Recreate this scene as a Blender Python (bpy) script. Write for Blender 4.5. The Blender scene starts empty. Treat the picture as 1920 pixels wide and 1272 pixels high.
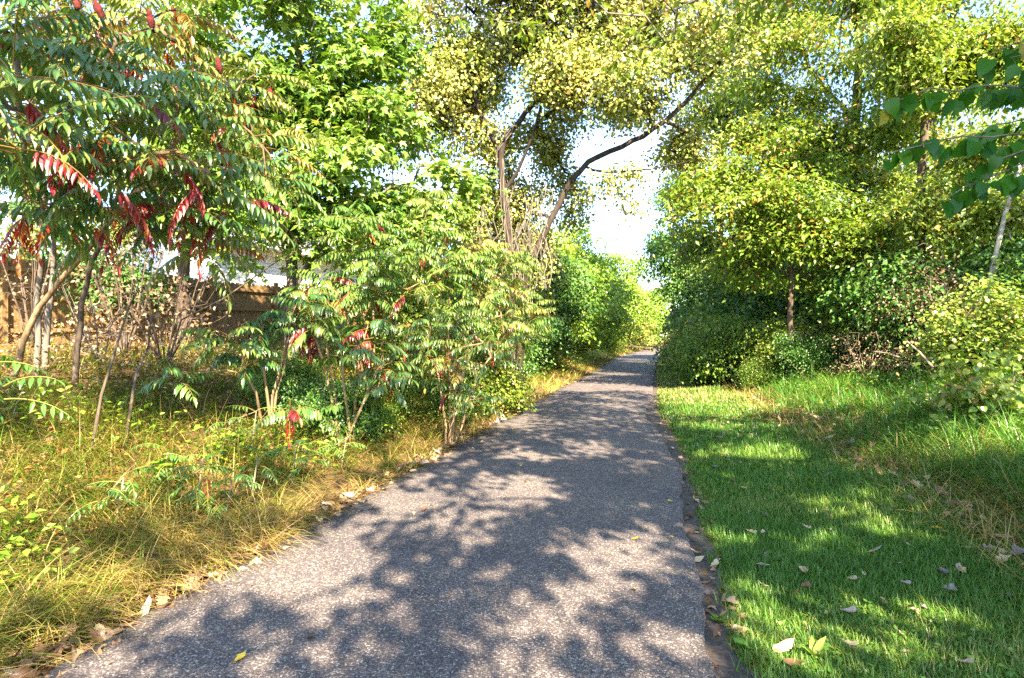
import bpy, math, numpy as np
from math import radians as R, sin, cos, pi, tau
rng = np.random.default_rng(11)
sc = bpy.context.scene
col = sc.collection

# ------------------------------------------------------------------ camera, sky, sun, exposure
F, HX, HY, CZ = 1067.0, 960.0, 630.0, 1.55          # focal length and horizon of a 1920 px wide frame
cam_d = bpy.data.cameras.new('camera')
cam_d.sensor_width = 36; cam_d.lens = F/1920*36
cam_d.clip_start = .05; cam_d.clip_end = 3000
cam = bpy.data.objects.new('camera', cam_d); col.objects.link(cam)
cam.location = (0, 0, CZ); cam.rotation_euler = (R(90-.32), 0, 0)
sc.camera = cam

SUN_AZ, SUN_EL = 164.0, 41.0                         # azimuth clockwise from +Y (straight ahead)
sd = np.array([sin(R(SUN_AZ))*cos(R(SUN_EL)), cos(R(SUN_AZ))*cos(R(SUN_EL)), sin(R(SUN_EL))])
world = bpy.data.worlds.new('World'); sc.world = world; world.use_nodes = True
nt = world.node_tree; nt.nodes.clear()
sky = nt.nodes.new('ShaderNodeTexSky'); sky.sky_type = 'NISHITA'; sky.sun_disc = False
sky.sun_elevation = R(SUN_EL); sky.sun_rotation = R(SUN_AZ); sky.air_density = 1.0; sky.dust_density = .3; sky.ozone_density = 3.0
bg = nt.nodes.new('ShaderNodeBackground'); bg.inputs[1].default_value = .11
out = nt.nodes.new('ShaderNodeOutputWorld')
tc = nt.nodes.new('ShaderNodeTexCoord')
cn = nt.nodes.new('ShaderNodeTexNoise'); cn.inputs['Scale'].default_value = 2.2; cn.inputs['Detail'].default_value = 6
mp = nt.nodes.new('ShaderNodeMapping'); mp.inputs['Scale'].default_value = (1, 1, 2.6)
cr = nt.nodes.new('ShaderNodeValToRGB'); cr.color_ramp.elements[0].position = .52; cr.color_ramp.elements[1].position = .8
mx = nt.nodes.new('ShaderNodeMix'); mx.data_type = 'RGBA'
mx.inputs[7].default_value = (4.6, 5.0, 5.7, 1)      # thin white cloud
nt.links.new(tc.outputs['Generated'], mp.inputs[0]); nt.links.new(mp.outputs[0], cn.inputs[0])
nt.links.new(cn.outputs[0], cr.inputs[0]); nt.links.new(cr.outputs[0], mx.inputs[0])
nt.links.new(sky.outputs[0], mx.inputs[6]); nt.links.new(mx.outputs[2], bg.inputs[0]); nt.links.new(bg.outputs[0], out.inputs[0])
sun_d = bpy.data.lights.new('sun', 'SUN'); sun_d.energy = 5.0; sun_d.angle = R(.53); sun_d.color = (1, .86, .62)
sun = bpy.data.objects.new('sun', sun_d); col.objects.link(sun)
from mathutils import Vector
sun.rotation_euler = Vector(sd).to_track_quat('Z', 'Y').to_euler(); sun.location = (10, -16, 18)
sc.view_settings.view_transform = 'Standard'; sc.view_settings.look = 'None'
sc.view_settings.exposure = 2.8; sc.view_settings.gamma = 1; sc.view_settings.use_curve_mapping = False
sc.cycles.max_bounces = 8; sc.cycles.diffuse_bounces = 5; sc.cycles.glossy_bounces = 2
sc.cycles.transmission_bounces = 4; sc.cycles.transparent_max_bounces = 4
sc.cycles.use_denoising = False; sc.cycles.sample_clamp_indirect = 6
sc.cycles.caustics_reflective = False; sc.cycles.caustics_refractive = False

# ------------------------------------------------------------------ helpers
def at(px, py, Y): return np.array([(px-HX)/F*Y, Y, CZ-(py-HY)/F*Y])
def norm(v): return v/np.maximum(np.linalg.norm(v, axis=-1, keepdims=True), 1e-9)

def tag(o, label=None, cat=None, group=None, kind=None):
    if label: o['label'] = label
    if cat: o['category'] = cat
    if group: o['group'] = group
    if kind: o['kind'] = kind
    return o
def empty(name, loc, label, cat, group=None):
    o = bpy.data.objects.new(name, None); col.objects.link(o); o.location = [float(c) for c in loc]
    o.empty_display_size = .2
    return tag(o, label, cat, group)
def mk(name, V, Fs, mat, parent=None, tint=None, smooth=True, attrs=None):
    """one mesh object from vertices V and a list of face arrays; world coordinates, moved into the parent's frame"""
    V = np.asarray(V, np.float32)
    if parent is not None: V = V - np.array(parent.location, np.float32)
    if not isinstance(Fs, list): Fs = [Fs]
    Fs = [np.asarray(f, np.int32) for f in Fs if len(f)]
    me = bpy.data.meshes.new(name)
    loops = np.concatenate([f.ravel() for f in Fs]); tot = np.concatenate([np.full(len(f), f.shape[1], np.int32) for f in Fs])
    me.vertices.add(len(V)); me.vertices.foreach_set('co', V.ravel())
    me.loops.add(len(loops)); me.loops.foreach_set('vertex_index', loops)
    me.polygons.add(len(tot)); me.polygons.foreach_set('loop_start', np.concatenate([[0], np.cumsum(tot)[:-1]]).astype(np.int32))
    me.polygons.foreach_set('use_smooth', np.full(len(tot), smooth))
    if tint is not None: attrs = dict(attrs or {}, tint=tint)
    for k, a in (attrs or {}).items():
        at_ = me.attributes.new(k, 'FLOAT', 'POINT'); at_.data.foreach_set('value', np.asarray(a, np.float32))
    me.update(calc_edges=True); me.validate()
    me.materials.append(mat)
    o = bpy.data.objects.new(name, me); col.objects.link(o)
    if parent is not None: o.parent = parent
    return o
def children(o): return [c for c in col.objects if c.parent == o]
def copy_tree(root, loc, rz, s, label, group=None, name=None):
    c = root.copy(); col.objects.link(c); c.location = [float(v) for v in loc]; c.rotation_euler = (0, 0, rz)
    c.scale = s if hasattr(s, '__len__') else (s, s, s)
    c['label'] = label
    if group: c['group'] = group
    for ch in KIDS[root.name]:
        k = ch.copy(); col.objects.link(k); k.parent = c
    return c
KIDS = {}

class MB:
    def __init__(s): s.V = []; s.Q = []; s.T = []; s.n = 0; s.t = []
    def add(s, V, Q=None, T=None, tint=0.):
        V = np.asarray(V, float); s.V.append(V)
        if Q is not None and len(Q): s.Q.append(np.asarray(Q)+s.n)
        if T is not None and len(T): s.T.append(np.asarray(T)+s.n)
        s.t.append(np.broadcast_to(np.asarray(tint, float), (len(V),))); s.n += len(V)
    def box(s, o, ax, ay, az, a, b):            # box from corner a to b in frame (o; ax, ay, az)
        c = np.array([[x, y, z] for z in (a[2], b[2]) for y in (a[1], b[1]) for x in (a[0], b[0])], float)
        W = o + c[:, :1]*ax + c[:, 1:2]*ay + c[:, 2:]*az
        s.add(W, [[0, 2, 3, 1], [4, 5, 7, 6], [0, 1, 5, 4], [2, 6, 7, 3], [0, 4, 6, 2], [1, 3, 7, 5]])
    def tube(s, P, r, k=6, tint=0.):
        P = np.asarray(P, float); n = len(P); r = np.broadcast_to(np.asarray(r, float), (n,))
        d = norm(np.gradient(P, axis=0)); ref = np.array([.31, .87, .38]) if abs(d[0, 2]) > .8 else np.array([0., 0, 1])
        u = norm(np.cross(d, ref)); v = np.cross(d, u)
        a = np.arange(k)/k*tau
        V = P[:, None]+r[:, None, None]*(np.cos(a)[None, :, None]*u[:, None]+np.sin(a)[None, :, None]*v[:, None])
        i = np.arange(n-1)[:, None]*k; j = np.arange(k)[None]; j2 = (j+1) % k
        Q = np.stack([i+j, i+j2, i+k+j2, i+k+j], -1).reshape(-1, 4)
        s.add(V.reshape(-1, 3), Q, None, tint)
    def build(s, name, mat, parent=None, smooth=True):
        return mk(name, np.concatenate(s.V), [np.concatenate(s.Q) if s.Q else [], np.concatenate(s.T) if s.T else []], mat, parent,
                  np.concatenate(s.t), smooth)

# ------------------------------------------------------------------ materials
def new_mat(name):
    m = bpy.data.materials.new(name); m.use_nodes = True; t = m.node_tree; t.nodes.clear()
    o = t.nodes.new('ShaderNodeOutputMaterial'); return m, t, o
def nd(t, typ, **kw):
    n = t.nodes.new(typ)
    for k, v in kw.items():
        if k in n.inputs: n.inputs[k].default_value = v
        else: setattr(n, k, v)
    return n
def ramp(t, stops, inp, interp='LINEAR'):
    n = t.nodes.new('ShaderNodeValToRGB'); e = n.color_ramp.elements; n.color_ramp.interpolation = interp
    while len(e) > 1: e.remove(e[-1])
    e[0].position = stops[0][0]; e[0].color = (*stops[0][1], 1)
    for p, c in stops[1:]:
        q = e.new(p); q.color = (*c, 1)
    t.links.new(inp, n.inputs[0]); return n
def leaf_mat(name, stops, transl=.35, gloss=.05, rough=.38, warm=(1.25, 1.15, .6)):
    """leaf: diffuse + light through the blade + a waxy sheen; colour differs leaf by leaf through the tint attribute"""
    m, t, o = new_mat(name)
    a = nd(t, 'ShaderNodeAttribute', attribute_name='tint')
    r = ramp(t, stops, a.outputs['Fac'])
    d = nd(t, 'ShaderNodeBsdfDiffuse'); tr = nd(t, 'ShaderNodeBsdfTranslucent'); g = nd(t, 'ShaderNodeBsdfGlossy', Roughness=rough)
    mu = nd(t, 'ShaderNodeMix', data_type='RGBA', blend_type='MULTIPLY'); mu.inputs[0].default_value = 1; mu.inputs[7].default_value = (*warm, 1)
    t.links.new(r.outputs[0], d.inputs[0]); t.links.new(r.outputs[0], mu.inputs[6]); t.links.new(mu.outputs[2], tr.inputs[0])
    m1 = nd(t, 'ShaderNodeMixShader', Fac=transl); m2 = nd(t, 'ShaderNodeMixShader', Fac=gloss)
    t.links.new(d.outputs[0], m1.inputs[1]); t.links.new(tr.outputs[0], m1.inputs[2])
    t.links.new(m1.outputs[0], m2.inputs[1]); t.links.new(g.outputs[0], m2.inputs[2]); t.links.new(m2.outputs[0], o.inputs[0])
    return m
def bark_mat(name, c0, c1, scale=14, stretch=.18, rough=.9):
    m, t, o = new_mat(name)
    c = nd(t, 'ShaderNodeTexCoord'); mpn = nd(t, 'ShaderNodeMapping', Scale=(1, 1, stretch))
    n = nd(t, 'ShaderNodeTexNoise', Scale=scale, Detail=5, Roughness=.65)
    t.links.new(c.outputs['Object'], mpn.inputs[0]); t.links.new(mpn.outputs[0], n.inputs[0])
    r = ramp(t, [(.33, c0), (.68, c1)], n.outputs[0])
    b = nd(t, 'ShaderNodeBsdfPrincipled', Roughness=rough); b.inputs['Specular IOR Level'].default_value = .25
    bp = nd(t, 'ShaderNodeBump', Strength=.6, Distance=.02)
    t.links.new(n.outputs[0], bp.inputs['Height']); t.links.new(bp.outputs[0], b.inputs['Normal'])
    t.links.new(r.outputs[0], b.inputs['Base Color']); t.links.new(b.outputs[0], o.inputs[0])
    return m
def plain_mat(name, c, rough=.7, var=.15, scale=6, stretch=(1, 1, 1)):
    m, t, o = new_mat(name)
    cc = nd(t, 'ShaderNodeTexCoord'); mpn = nd(t, 'ShaderNodeMapping', Scale=stretch); n = nd(t, 'ShaderNodeTexNoise', Scale=scale, Detail=4)
    t.links.new(cc.outputs['Object'], mpn.inputs[0]); t.links.new(mpn.outputs[0], n.inputs[0])
    c = np.array(c); r = ramp(t, [(.3, tuple(c*(1-var))), (.7, tuple(np.minimum(c*(1+var), 1)))], n.outputs[0])
    b = nd(t, 'ShaderNodeBsdfPrincipled', Roughness=rough)
    t.links.new(r.outputs[0], b.inputs['Base Color']); t.links.new(b.outputs[0], o.inputs[0]); return m

M = {}
M['maple'] = leaf_mat('maple_leaf', [(0, (.07, .165, .014)), (.5, (.15, .265, .028)), (.85, (.24, .33, .06)), (1, (.33, .35, .09))], .38, .05)
M['yard'] = leaf_mat('yard_tree_leaf', [(0, (.10, .16, .02)), (.6, (.20, .24, .03)), (1, (.36, .28, .05))], .4, .04)
M['poplar'] = leaf_mat('cottonwood_leaf', [(0, (.17, .215, .03)), (.45, (.28, .31, .06)), (.8, (.40, .40, .12)), (.95, (.46, .40, .14)), (1, (.42, .26, .07))], .36, .06)
M['elder'] = leaf_mat('box_elder_leaf', [(0, (.11, .20, .018)), (.5, (.20, .285, .03)), (.85, (.31, .36, .07)), (.97, (.38, .36, .09)), (1, (.36, .22, .06))], .42, .05)
M['olive'] = leaf_mat('olive_leaf', [(0, (.10, .19, .018)), (.6, (.19, .285, .032)), (.98, (.29, .34, .06)), (1, (.38, .2, .04))], .42, .04)
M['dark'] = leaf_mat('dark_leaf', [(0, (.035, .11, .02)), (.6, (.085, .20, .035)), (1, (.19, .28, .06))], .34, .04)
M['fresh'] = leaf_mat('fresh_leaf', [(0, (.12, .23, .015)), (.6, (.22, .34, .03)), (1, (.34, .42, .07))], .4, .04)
M['sumac'] = leaf_mat('sumac_leaf_shaded', [(0, (.024, .085, .02)), (.45, (.06, .145, .026)), (.72, (.15, .21, .03)), (.9, (.2, .2, .05)), (1, (.3, .12, .03))], .3, .075, .34)  # sumac leaf in shade, the shade put into the colour
M['sumac_lit'] = leaf_mat('sumac_leaf_sunlit', [(0, (.05, .15, .025)), (.5, (.12, .23, .035)), (.9, (.23, .29, .06)), (1, (.33, .26, .06))], .38, .045, .36)  # same sumac leaf in sun, the light put into the colour
M['red'] = leaf_mat('red_leaf', [(0, (.14, .008, .014)), (.45, (.30, .014, .018)), (.75, (.40, .07, .015)), (1, (.42, .22, .03))], .4, .06)
M['heart'] = leaf_mat('heart_leaf', [(0, (.02, .09, .008)), (.75, (.045, .15, .012)), (.92, (.08, .17, .015)), (1, (.25, .22, .02))], .28, .018, .3)
M['dry'] = leaf_mat('dry_leaf', [(0, (.13, .075, .035)), (.5, (.28, .18, .10)), (1, (.52, .39, .27))], .25, .02, warm=(1.1, .95, .75))
M['rust'] = leaf_mat('withered_leaf', [(0, (.11, .05, .015)), (.4, (.25, .12, .03)), (.8, (.40, .22, .06)), (1, (.40, .32, .10))], .3, .02, warm=(1.1, .95, .75))
M['lawn'] = leaf_mat('lawn_blade', [(0, (.042, .125, .018)), (.5, (.085, .195, .025)), (.8, (.18, .26, .04)), (.92, (.27, .28, .07)), (1, (.40, .32, .14))], .3, .03)
M['straw'] = leaf_mat('straw_blade', [(0, (.05, .14, .012)), (.28, (.15, .23, .022)), (.5, (.25, .20, .04)), (.62, (.30, .20, .06)), (.8, (.43, .32, .10)), (1, (.48, .36, .15))], .3, .03)
M['weed'] = leaf_mat('tall_grass_blade', [(0, (.03, .11, .014)), (.5, (.07, .20, .02)), (.85, (.15, .26, .03)), (.95, (.28, .24, .07)), (1, (.38, .25, .1))], .3, .05)
M['brown'] = leaf_mat('fallen_brown', [(0, (.10, .05, .028)), (.5, (.26, .15, .085)), (1, (.40, .27, .16))], .12, .03, warm=(1, .9, .7))
M['grey'] = leaf_mat('fallen_grey', [(0, (.19, .145, .15)), (.5, (.29, .23, .22)), (1, (.42, .33, .28))], .12, .03, warm=(1, .9, .7))
M['tan'] = leaf_mat('fallen_tan', [(0, (.42, .27, .13)), (1, (.55, .42, .26))], .15, .03, warm=(1, .9, .7))
M['yellow'] = leaf_mat('fallen_yellow', [(0, (.55, .38, .03)), (1, (.62, .46, .06))], .15, .04, warm=(1, .9, .7))
M['bark_dark'] = bark_mat('bark_dark', (.045, .03, .022), (.15, .11, .08))
M['bark_black'] = bark_mat('bark_black', (.022, .015, .011), (.075, .055, .042))
M['bark_grey'] = bark_mat('bark_grey', (.09, .075, .06), (.25, .21, .17))
M['bark_tan'] = bark_mat('bark_tan', (.17, .10, .05), (.36, .24, .13), 20)
M['bark_pale'] = bark_mat('bark_pale', (.24, .20, .17), (.55, .50, .45), 9, 1.2)
M['twig'] = bark_mat('twig', (.16, .11, .07), (.36, .27, .19), 20)
M['fruit'] = bark_mat('sumac_fruit', (.05, .008, .008), (.15, .02, .014), 60, 1)

# ------------------------------------------------------------------ path edges and the lie of the land
gy = np.arange(-60, 140, .1)
Lp = np.array([(-60, -17.5), (-10, -5.2), (0, -2.75), (2.58, -2.14), (3.45, -1.9), (5.5, -1.34), (7.35, -.9), (10, -.28), (15.75, 1.18), (23.6, 3.3), (33, 5.6), (43.5, 8.3), (59, 13.4), (75, 20.5), (95, 31), (140, 60)])
Rp = np.array([(-60, -14.5), (-10, -2.0), (0, .35), (2.58, .92), (3.6, 1.16), (5.5, 1.62), (6.9, 1.97), (11.8, 2.86), (15, 3.7), (23.6, 5.9), (33, 8.45), (47, 12.3), (66, 18.4), (80, 25), (95, 33.5), (140, 62.5)])
def smooth(a, k=25):
    w = np.hanning(2*k+1); w /= w.sum(); return np.convolve(np.pad(a, k, 'edge'), w, 'valid')
GL = smooth(np.interp(gy, Lp[:, 0], Lp[:, 1])); GR = smooth(np.interp(gy, Rp[:, 0], Rp[:, 1]))
def wob(x, seed, f=1.):
    r = np.random.default_rng(seed); s = 0
    for k in range(5): s = s+np.sin(x*f*(1.7**k)*1.3+r.uniform(0, tau))*.62**k
    return s/2
def eL(Y): return np.interp(Y, gy, GL)
def eR(Y): return np.interp(Y, gy, GR)
def bump(X, Y):
    return (np.sin(X*1.3+.6*Y)+np.sin(1.9*Y-.7*X+1)+np.sin(3.1*X+2.3)*np.sin(2.7*Y))*.33
def height(X, Y):
    X = np.asarray(X, float); Y = np.asarray(Y, float)
    dl = eL(Y)-X; dr = X-eR(Y)
    zl = np.interp(dl, [0, .25, 1, 2, 4, 6, 9, 14, 60], [0, .01, .12, .34, .84, 1.13, 1.38, 1.5, 2])
    zr = np.interp(dr, [0, .3, 1.2, 2.3, 3.3, 5.2, 8, 14, 60], [0, 0, .03, .1, .36, .72, .92, 1.1, 1.6])
    far = np.interp(Y, [28, 50], [1, .55])
    amp = np.clip((np.maximum(dl, dr)-.3)/2, 0, 1)*.05
    return (np.where(dl > 0, zl*far, np.where(dr > 0, zr*far, 0)))+amp*bump(X, Y)-.012

def axis(fine0, fine1, step, outer, n):
    a = np.arange(fine0, fine1, step)
    g = np.geomspace(step*1.5, outer, n)
    return np.concatenate([fine0-g[::-1], a, fine1+g])
gx_ = axis(-13, 20, .2, 900, 26); gyy = axis(-4, 40, .22, 900, 30)
XX, YY = np.meshgrid(gx_, gyy)
ZZ = height(XX, YY)
dl = eL(YY)-XX; dr = XX-eR(YY)
nx, ny = len(gx_), len(gyy)
idx = (np.arange(ny-1)[:, None]*nx+np.arange(nx-1)[None]).ravel()
quads = np.stack([idx, idx+1, idx+1+nx, idx+nx], -1)
lawn_m = np.clip((dr-.12)/.15, 0, 1)*np.clip((2.5-dr)/.3, 0, 1)
weed_m = np.clip((dr-2.5)/.3, 0, 1)
m, t, o = new_mat('ground_soil')
tcn = nd(t, 'ShaderNodeTexCoord')
n1 = nd(t, 'ShaderNodeTexNoise', Scale=3.2, Detail=8, Roughness=.7); n2 = nd(t, 'ShaderNodeTexNoise', Scale=38, Detail=5, Roughness=.7)
t.links.new(tcn.outputs['Object'], n1.inputs[0]); t.links.new(tcn.outputs['Object'], n2.inputs[0])
soil = ramp(t, [(.3, (.055, .036, .022)), (.5, (.15, .09, .045)), (.72, (.27, .17, .08))], n2.outputs[0])
green = ramp(t, [(.3, (.03, .07, .012)), (.6, (.06, .12, .02)), (.8, (.14, .13, .05))], n2.outputs[0])
weedc = ramp(t, [(.3, (.025, .05, .014)), (.6, (.05, .08, .02)), (.8, (.12, .09, .045))], n2.outputs[0])
la = nd(t, 'ShaderNodeAttribute', attribute_name='lawn'); wa = nd(t, 'ShaderNodeAttribute', attribute_name='weed')
x1 = nd(t, 'ShaderNodeMix', data_type='RGBA'); x2 = nd(t, 'ShaderNodeMix', data_type='RGBA')
t.links.new(la.outputs['Fac'], x1.inputs[0]); t.links.new(soil.outputs[0], x1.inputs[6]); t.links.new(green.outputs[0], x1.inputs[7])
t.links.new(wa.outputs['Fac'], x2.inputs[0]); t.links.new(x1.outputs[2], x2.inputs[6]); t.links.new(weedc.outputs[0], x2.inputs[7])
b = nd(t, 'ShaderNodeBsdfDiffuse'); bp = nd(t, 'ShaderNodeBump', Strength=.8, Distance=.03)
t.links.new(n2.outputs[0], bp.inputs['Height']); t.links.new(bp.outputs[0], b.inputs['Normal'])
t.links.new(x2.outputs[2], b.inputs[0]); t.links.new(b.outputs[0], o.inputs[0])
tag(mk('ground', np.stack([XX, YY, ZZ], -1).reshape(-1, 3), quads, m, attrs={'lawn': lawn_m.ravel(), 'weed': weed_m.ravel()}),
    'earthen verge rising in a bank on both sides of the path', kind='structure')

# asphalt
py_ = np.concatenate([np.arange(-6, 26, .05), np.arange(26, 130, .4)])
lw = eL(py_)+.035*wob(py_, 3, 2.2)+.02*wob(py_, 9, 9); rw = eR(py_)+.03*wob(py_, 5, 1.9)+.012*wob(py_, 8, 11)
rw = rw-.16*np.exp(-((py_-11)/1.5)**2)+.06*np.exp(-((py_-6.6)/.9)**2)
cols = np.linspace(0, 1, 13)
PX = lw[:, None]*(1-cols)+rw[:, None]*cols
crown = .028+.02*np.sin(pi*cols)[None]*np.ones((len(py_), 1))
V = np.stack([PX, np.repeat(py_[:, None], 13, 1), crown], -1)
V = np.concatenate([V[:, :1]*1+np.array([-.012, 0, -.05]), V, V[:, -1:]+np.array([.012, 0, -.05])], 1)
nc = 15; i = (np.arange(len(py_)-1)[:, None]*nc+np.arange(nc-1)[None]).ravel()
m, t, o = new_mat('asphalt')
tcn = nd(t, 'ShaderNodeTexCoord')
v1 = nd(t, 'ShaderNodeTexVoronoi', Scale=98); v2 = nd(t, 'ShaderNodeTexVoronoi', Scale=210)
n1 = nd(t, 'ShaderNodeTexNoise', Scale=1.1, Detail=6, Roughness=.6); n3 = nd(t, 'ShaderNodeTexNoise', Scale=14, Detail=4)
for v in (v1, v2, n1, n3): t.links.new(tcn.outputs['Object'], v.inputs[0])
sep = nd(t, 'ShaderNodeSeparateColor'); t.links.new(v1.outputs['Color'], sep.inputs[0])
sep2 = nd(t, 'ShaderNodeSeparateColor'); t.links.new(v2.outputs['Color'], sep2.inputs[0])
st = ramp(t, [(0, (.058, .050, .058)), (.45, (.098, .086, .096)), (.68, (.175, .155, .16)), (.88, (.30, .27, .26)), (1, (.50, .45, .41))], sep.outputs[0])
st2 = ramp(t, [(0, (.055, .048, .056)), (.6, (.10, .088, .094)), (1, (.30, .265, .25))], sep2.outputs[0])
msk = ramp(t, [(.42, (0, 0, 0)), (.62, (1, 1, 1))], v1.outputs['Distance'])
xm = nd(t, 'ShaderNodeMix', data_type='RGBA'); t.links.new(msk.outputs[0], xm.inputs[0]); t.links.new(st.outputs[0], xm.inputs[6]); t.links.new(st2.outputs[0], xm.inputs[7])
wear = ramp(t, [(.3, (.58, .55, .56)), (.7, (.98, .91, .81))], n1.outputs[0])
xw = nd(t, 'ShaderNodeMix', data_type='RGBA', blend_type='MULTIPLY'); xw.inputs[0].default_value = 1
t.links.new(xm.outputs[2], xw.inputs[6]); t.links.new(wear.outputs[0], xw.inputs[7])
b = nd(t, 'ShaderNodeBsdfPrincipled', Roughness=.82); b.inputs['Specular IOR Level'].default_value = .3
bp = nd(t, 'ShaderNodeBump', Strength=.55, Distance=.006, invert=True)
t.links.new(v1.outputs['Distance'], bp.inputs['Height']); t.links.new(bp.outputs[0], b.inputs['Normal'])
t.links.new(xw.outputs[2], b.inputs['Base Color']); t.links.new(b.outputs[0], o.inputs[0])
tag(mk('path', V.reshape(-1, 3), np.stack([i, i+1, i+1+nc, i+nc], -1), m), 'weathered asphalt footpath curving away to the right', kind='structure')
# bare soil strip along the right edge of the asphalt
sy = np.arange(-4, 30, .06)
s0 = np.interp(sy, py_, rw)-.05; s1 = eR(sy)+.17+.05*wob(sy, 21, 3)+.03*wob(sy, 22, 9)+.05*np.exp(-((sy-9)/2)**2)-.08*np.clip((sy-14)/8, 0, 1)
cc = np.linspace(0, 1, 7)
SX = s0[:, None]*(1-cc)+s1[:, None]*cc
SZ = .004+.008*np.sin(SX*31)*np.sin(sy[:, None]*23)-.012*np.sin(pi*cc)[None]
SZ[:, -1] -= .03
i = (np.arange(len(sy)-1)[:, None]*7+np.arange(6)[None]).ravel()
M['soil'] = plain_mat('bare_soil', (.06, .046, .04), .95, .55, 40)
tag(mk('dirt_strip', np.stack([SX, np.repeat(sy[:, None], 7, 1), SZ], -1).reshape(-1, 3), np.stack([i, i+1, i+8, i+7], -1), M['soil']),
    'dark bare soil strip between asphalt and lawn', kind='structure')

# ------------------------------------------------------------------ leaf shapes (y along the blade, z up from it)
def T(v, f): return np.array(v, float), np.array(f)
OVATE = T([(0, 0, 0), (-.27, .42, .07), (.27, .42, .07), (0, 1, -.10), (0, .45, 0)], [(0, 4, 1), (0, 2, 4), (1, 4, 3), (4, 2, 3)])
ROUND = T([(0, 0, 0), (-.36, .22, .04), (-.34, .62, .02), (0, 1, -.06), (.34, .62, .02), (.36, .22, .04)], [(0, 5, 1), (1, 5, 4), (1, 4, 2), (2, 4, 3)])
LANCE = T([(0, 0, 0), (-.13, .3, .04), (.13, .3, .04), (0, .33, 0), (-.11, .66, .0), (.11, .66, .0), (0, .67, -.05), (0, 1, -.18)],
          [(0, 3, 1), (0, 2, 3), (1, 3, 4), (3, 6, 4), (3, 2, 5), (3, 5, 6), (4, 6, 7), (6, 5, 7)])
_o = [(0, 0, 0), (.30, -.05, -.03), (.22, .15, .03), (.56, .40, -.07), (.21, .5, .03), (0, 1, -.13), (-.21, .5, .03), (-.56, .40, -.07), (-.22, .15, .03), (-.30, -.05, -.03), (0, .3, .0)]
MAPLE = T(_o, [(10, k, (k+1) % 10) for k in range(10)])
HEART = T([(0, 0, 0), (0, .35, -.01), (0, .7, -.05), (0, 1.02, -.16)] +
          [(s*x, y, z) for s in (1, -1) for x, y, z in ((.24, -.10, .03), (.44, .10, .07), (.46, .36, .08), (.34, .62, .03), (.15, .84, -.05))],
          [(0, 4, 5), (0, 5, 1), (1, 5, 6), (1, 6, 2), (2, 6, 7), (2, 7, 8), (2, 8, 3), (0, 10, 9), (0, 1, 10), (1, 11, 10), (1, 2, 11), (2, 12, 11), (2, 13, 12), (2, 3, 13)])
def scatter(tm, P, axis, nrm, S, tint):
    """copies of a leaf shape tm at P, along axis, facing nrm, scaled S"""
    v, f = tm
    y = norm(axis); x = norm(np.cross(y, nrm)); z = np.cross(x, y)
    S = np.broadcast_to(S, (len(P),))
    W = P[:, None]+S[:, None, None]*(v[None, :, :1]*x[:, None]+v[None, :, 1:2]*y[:, None]+v[None, :, 2:]*z[:, None])
    Fc = f[None]+(np.arange(len(P))*len(v))[:, None, None]
    return W.reshape(-1, 3), Fc.reshape(-1, f.shape[1]), np.repeat(tint, len(v))

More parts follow.
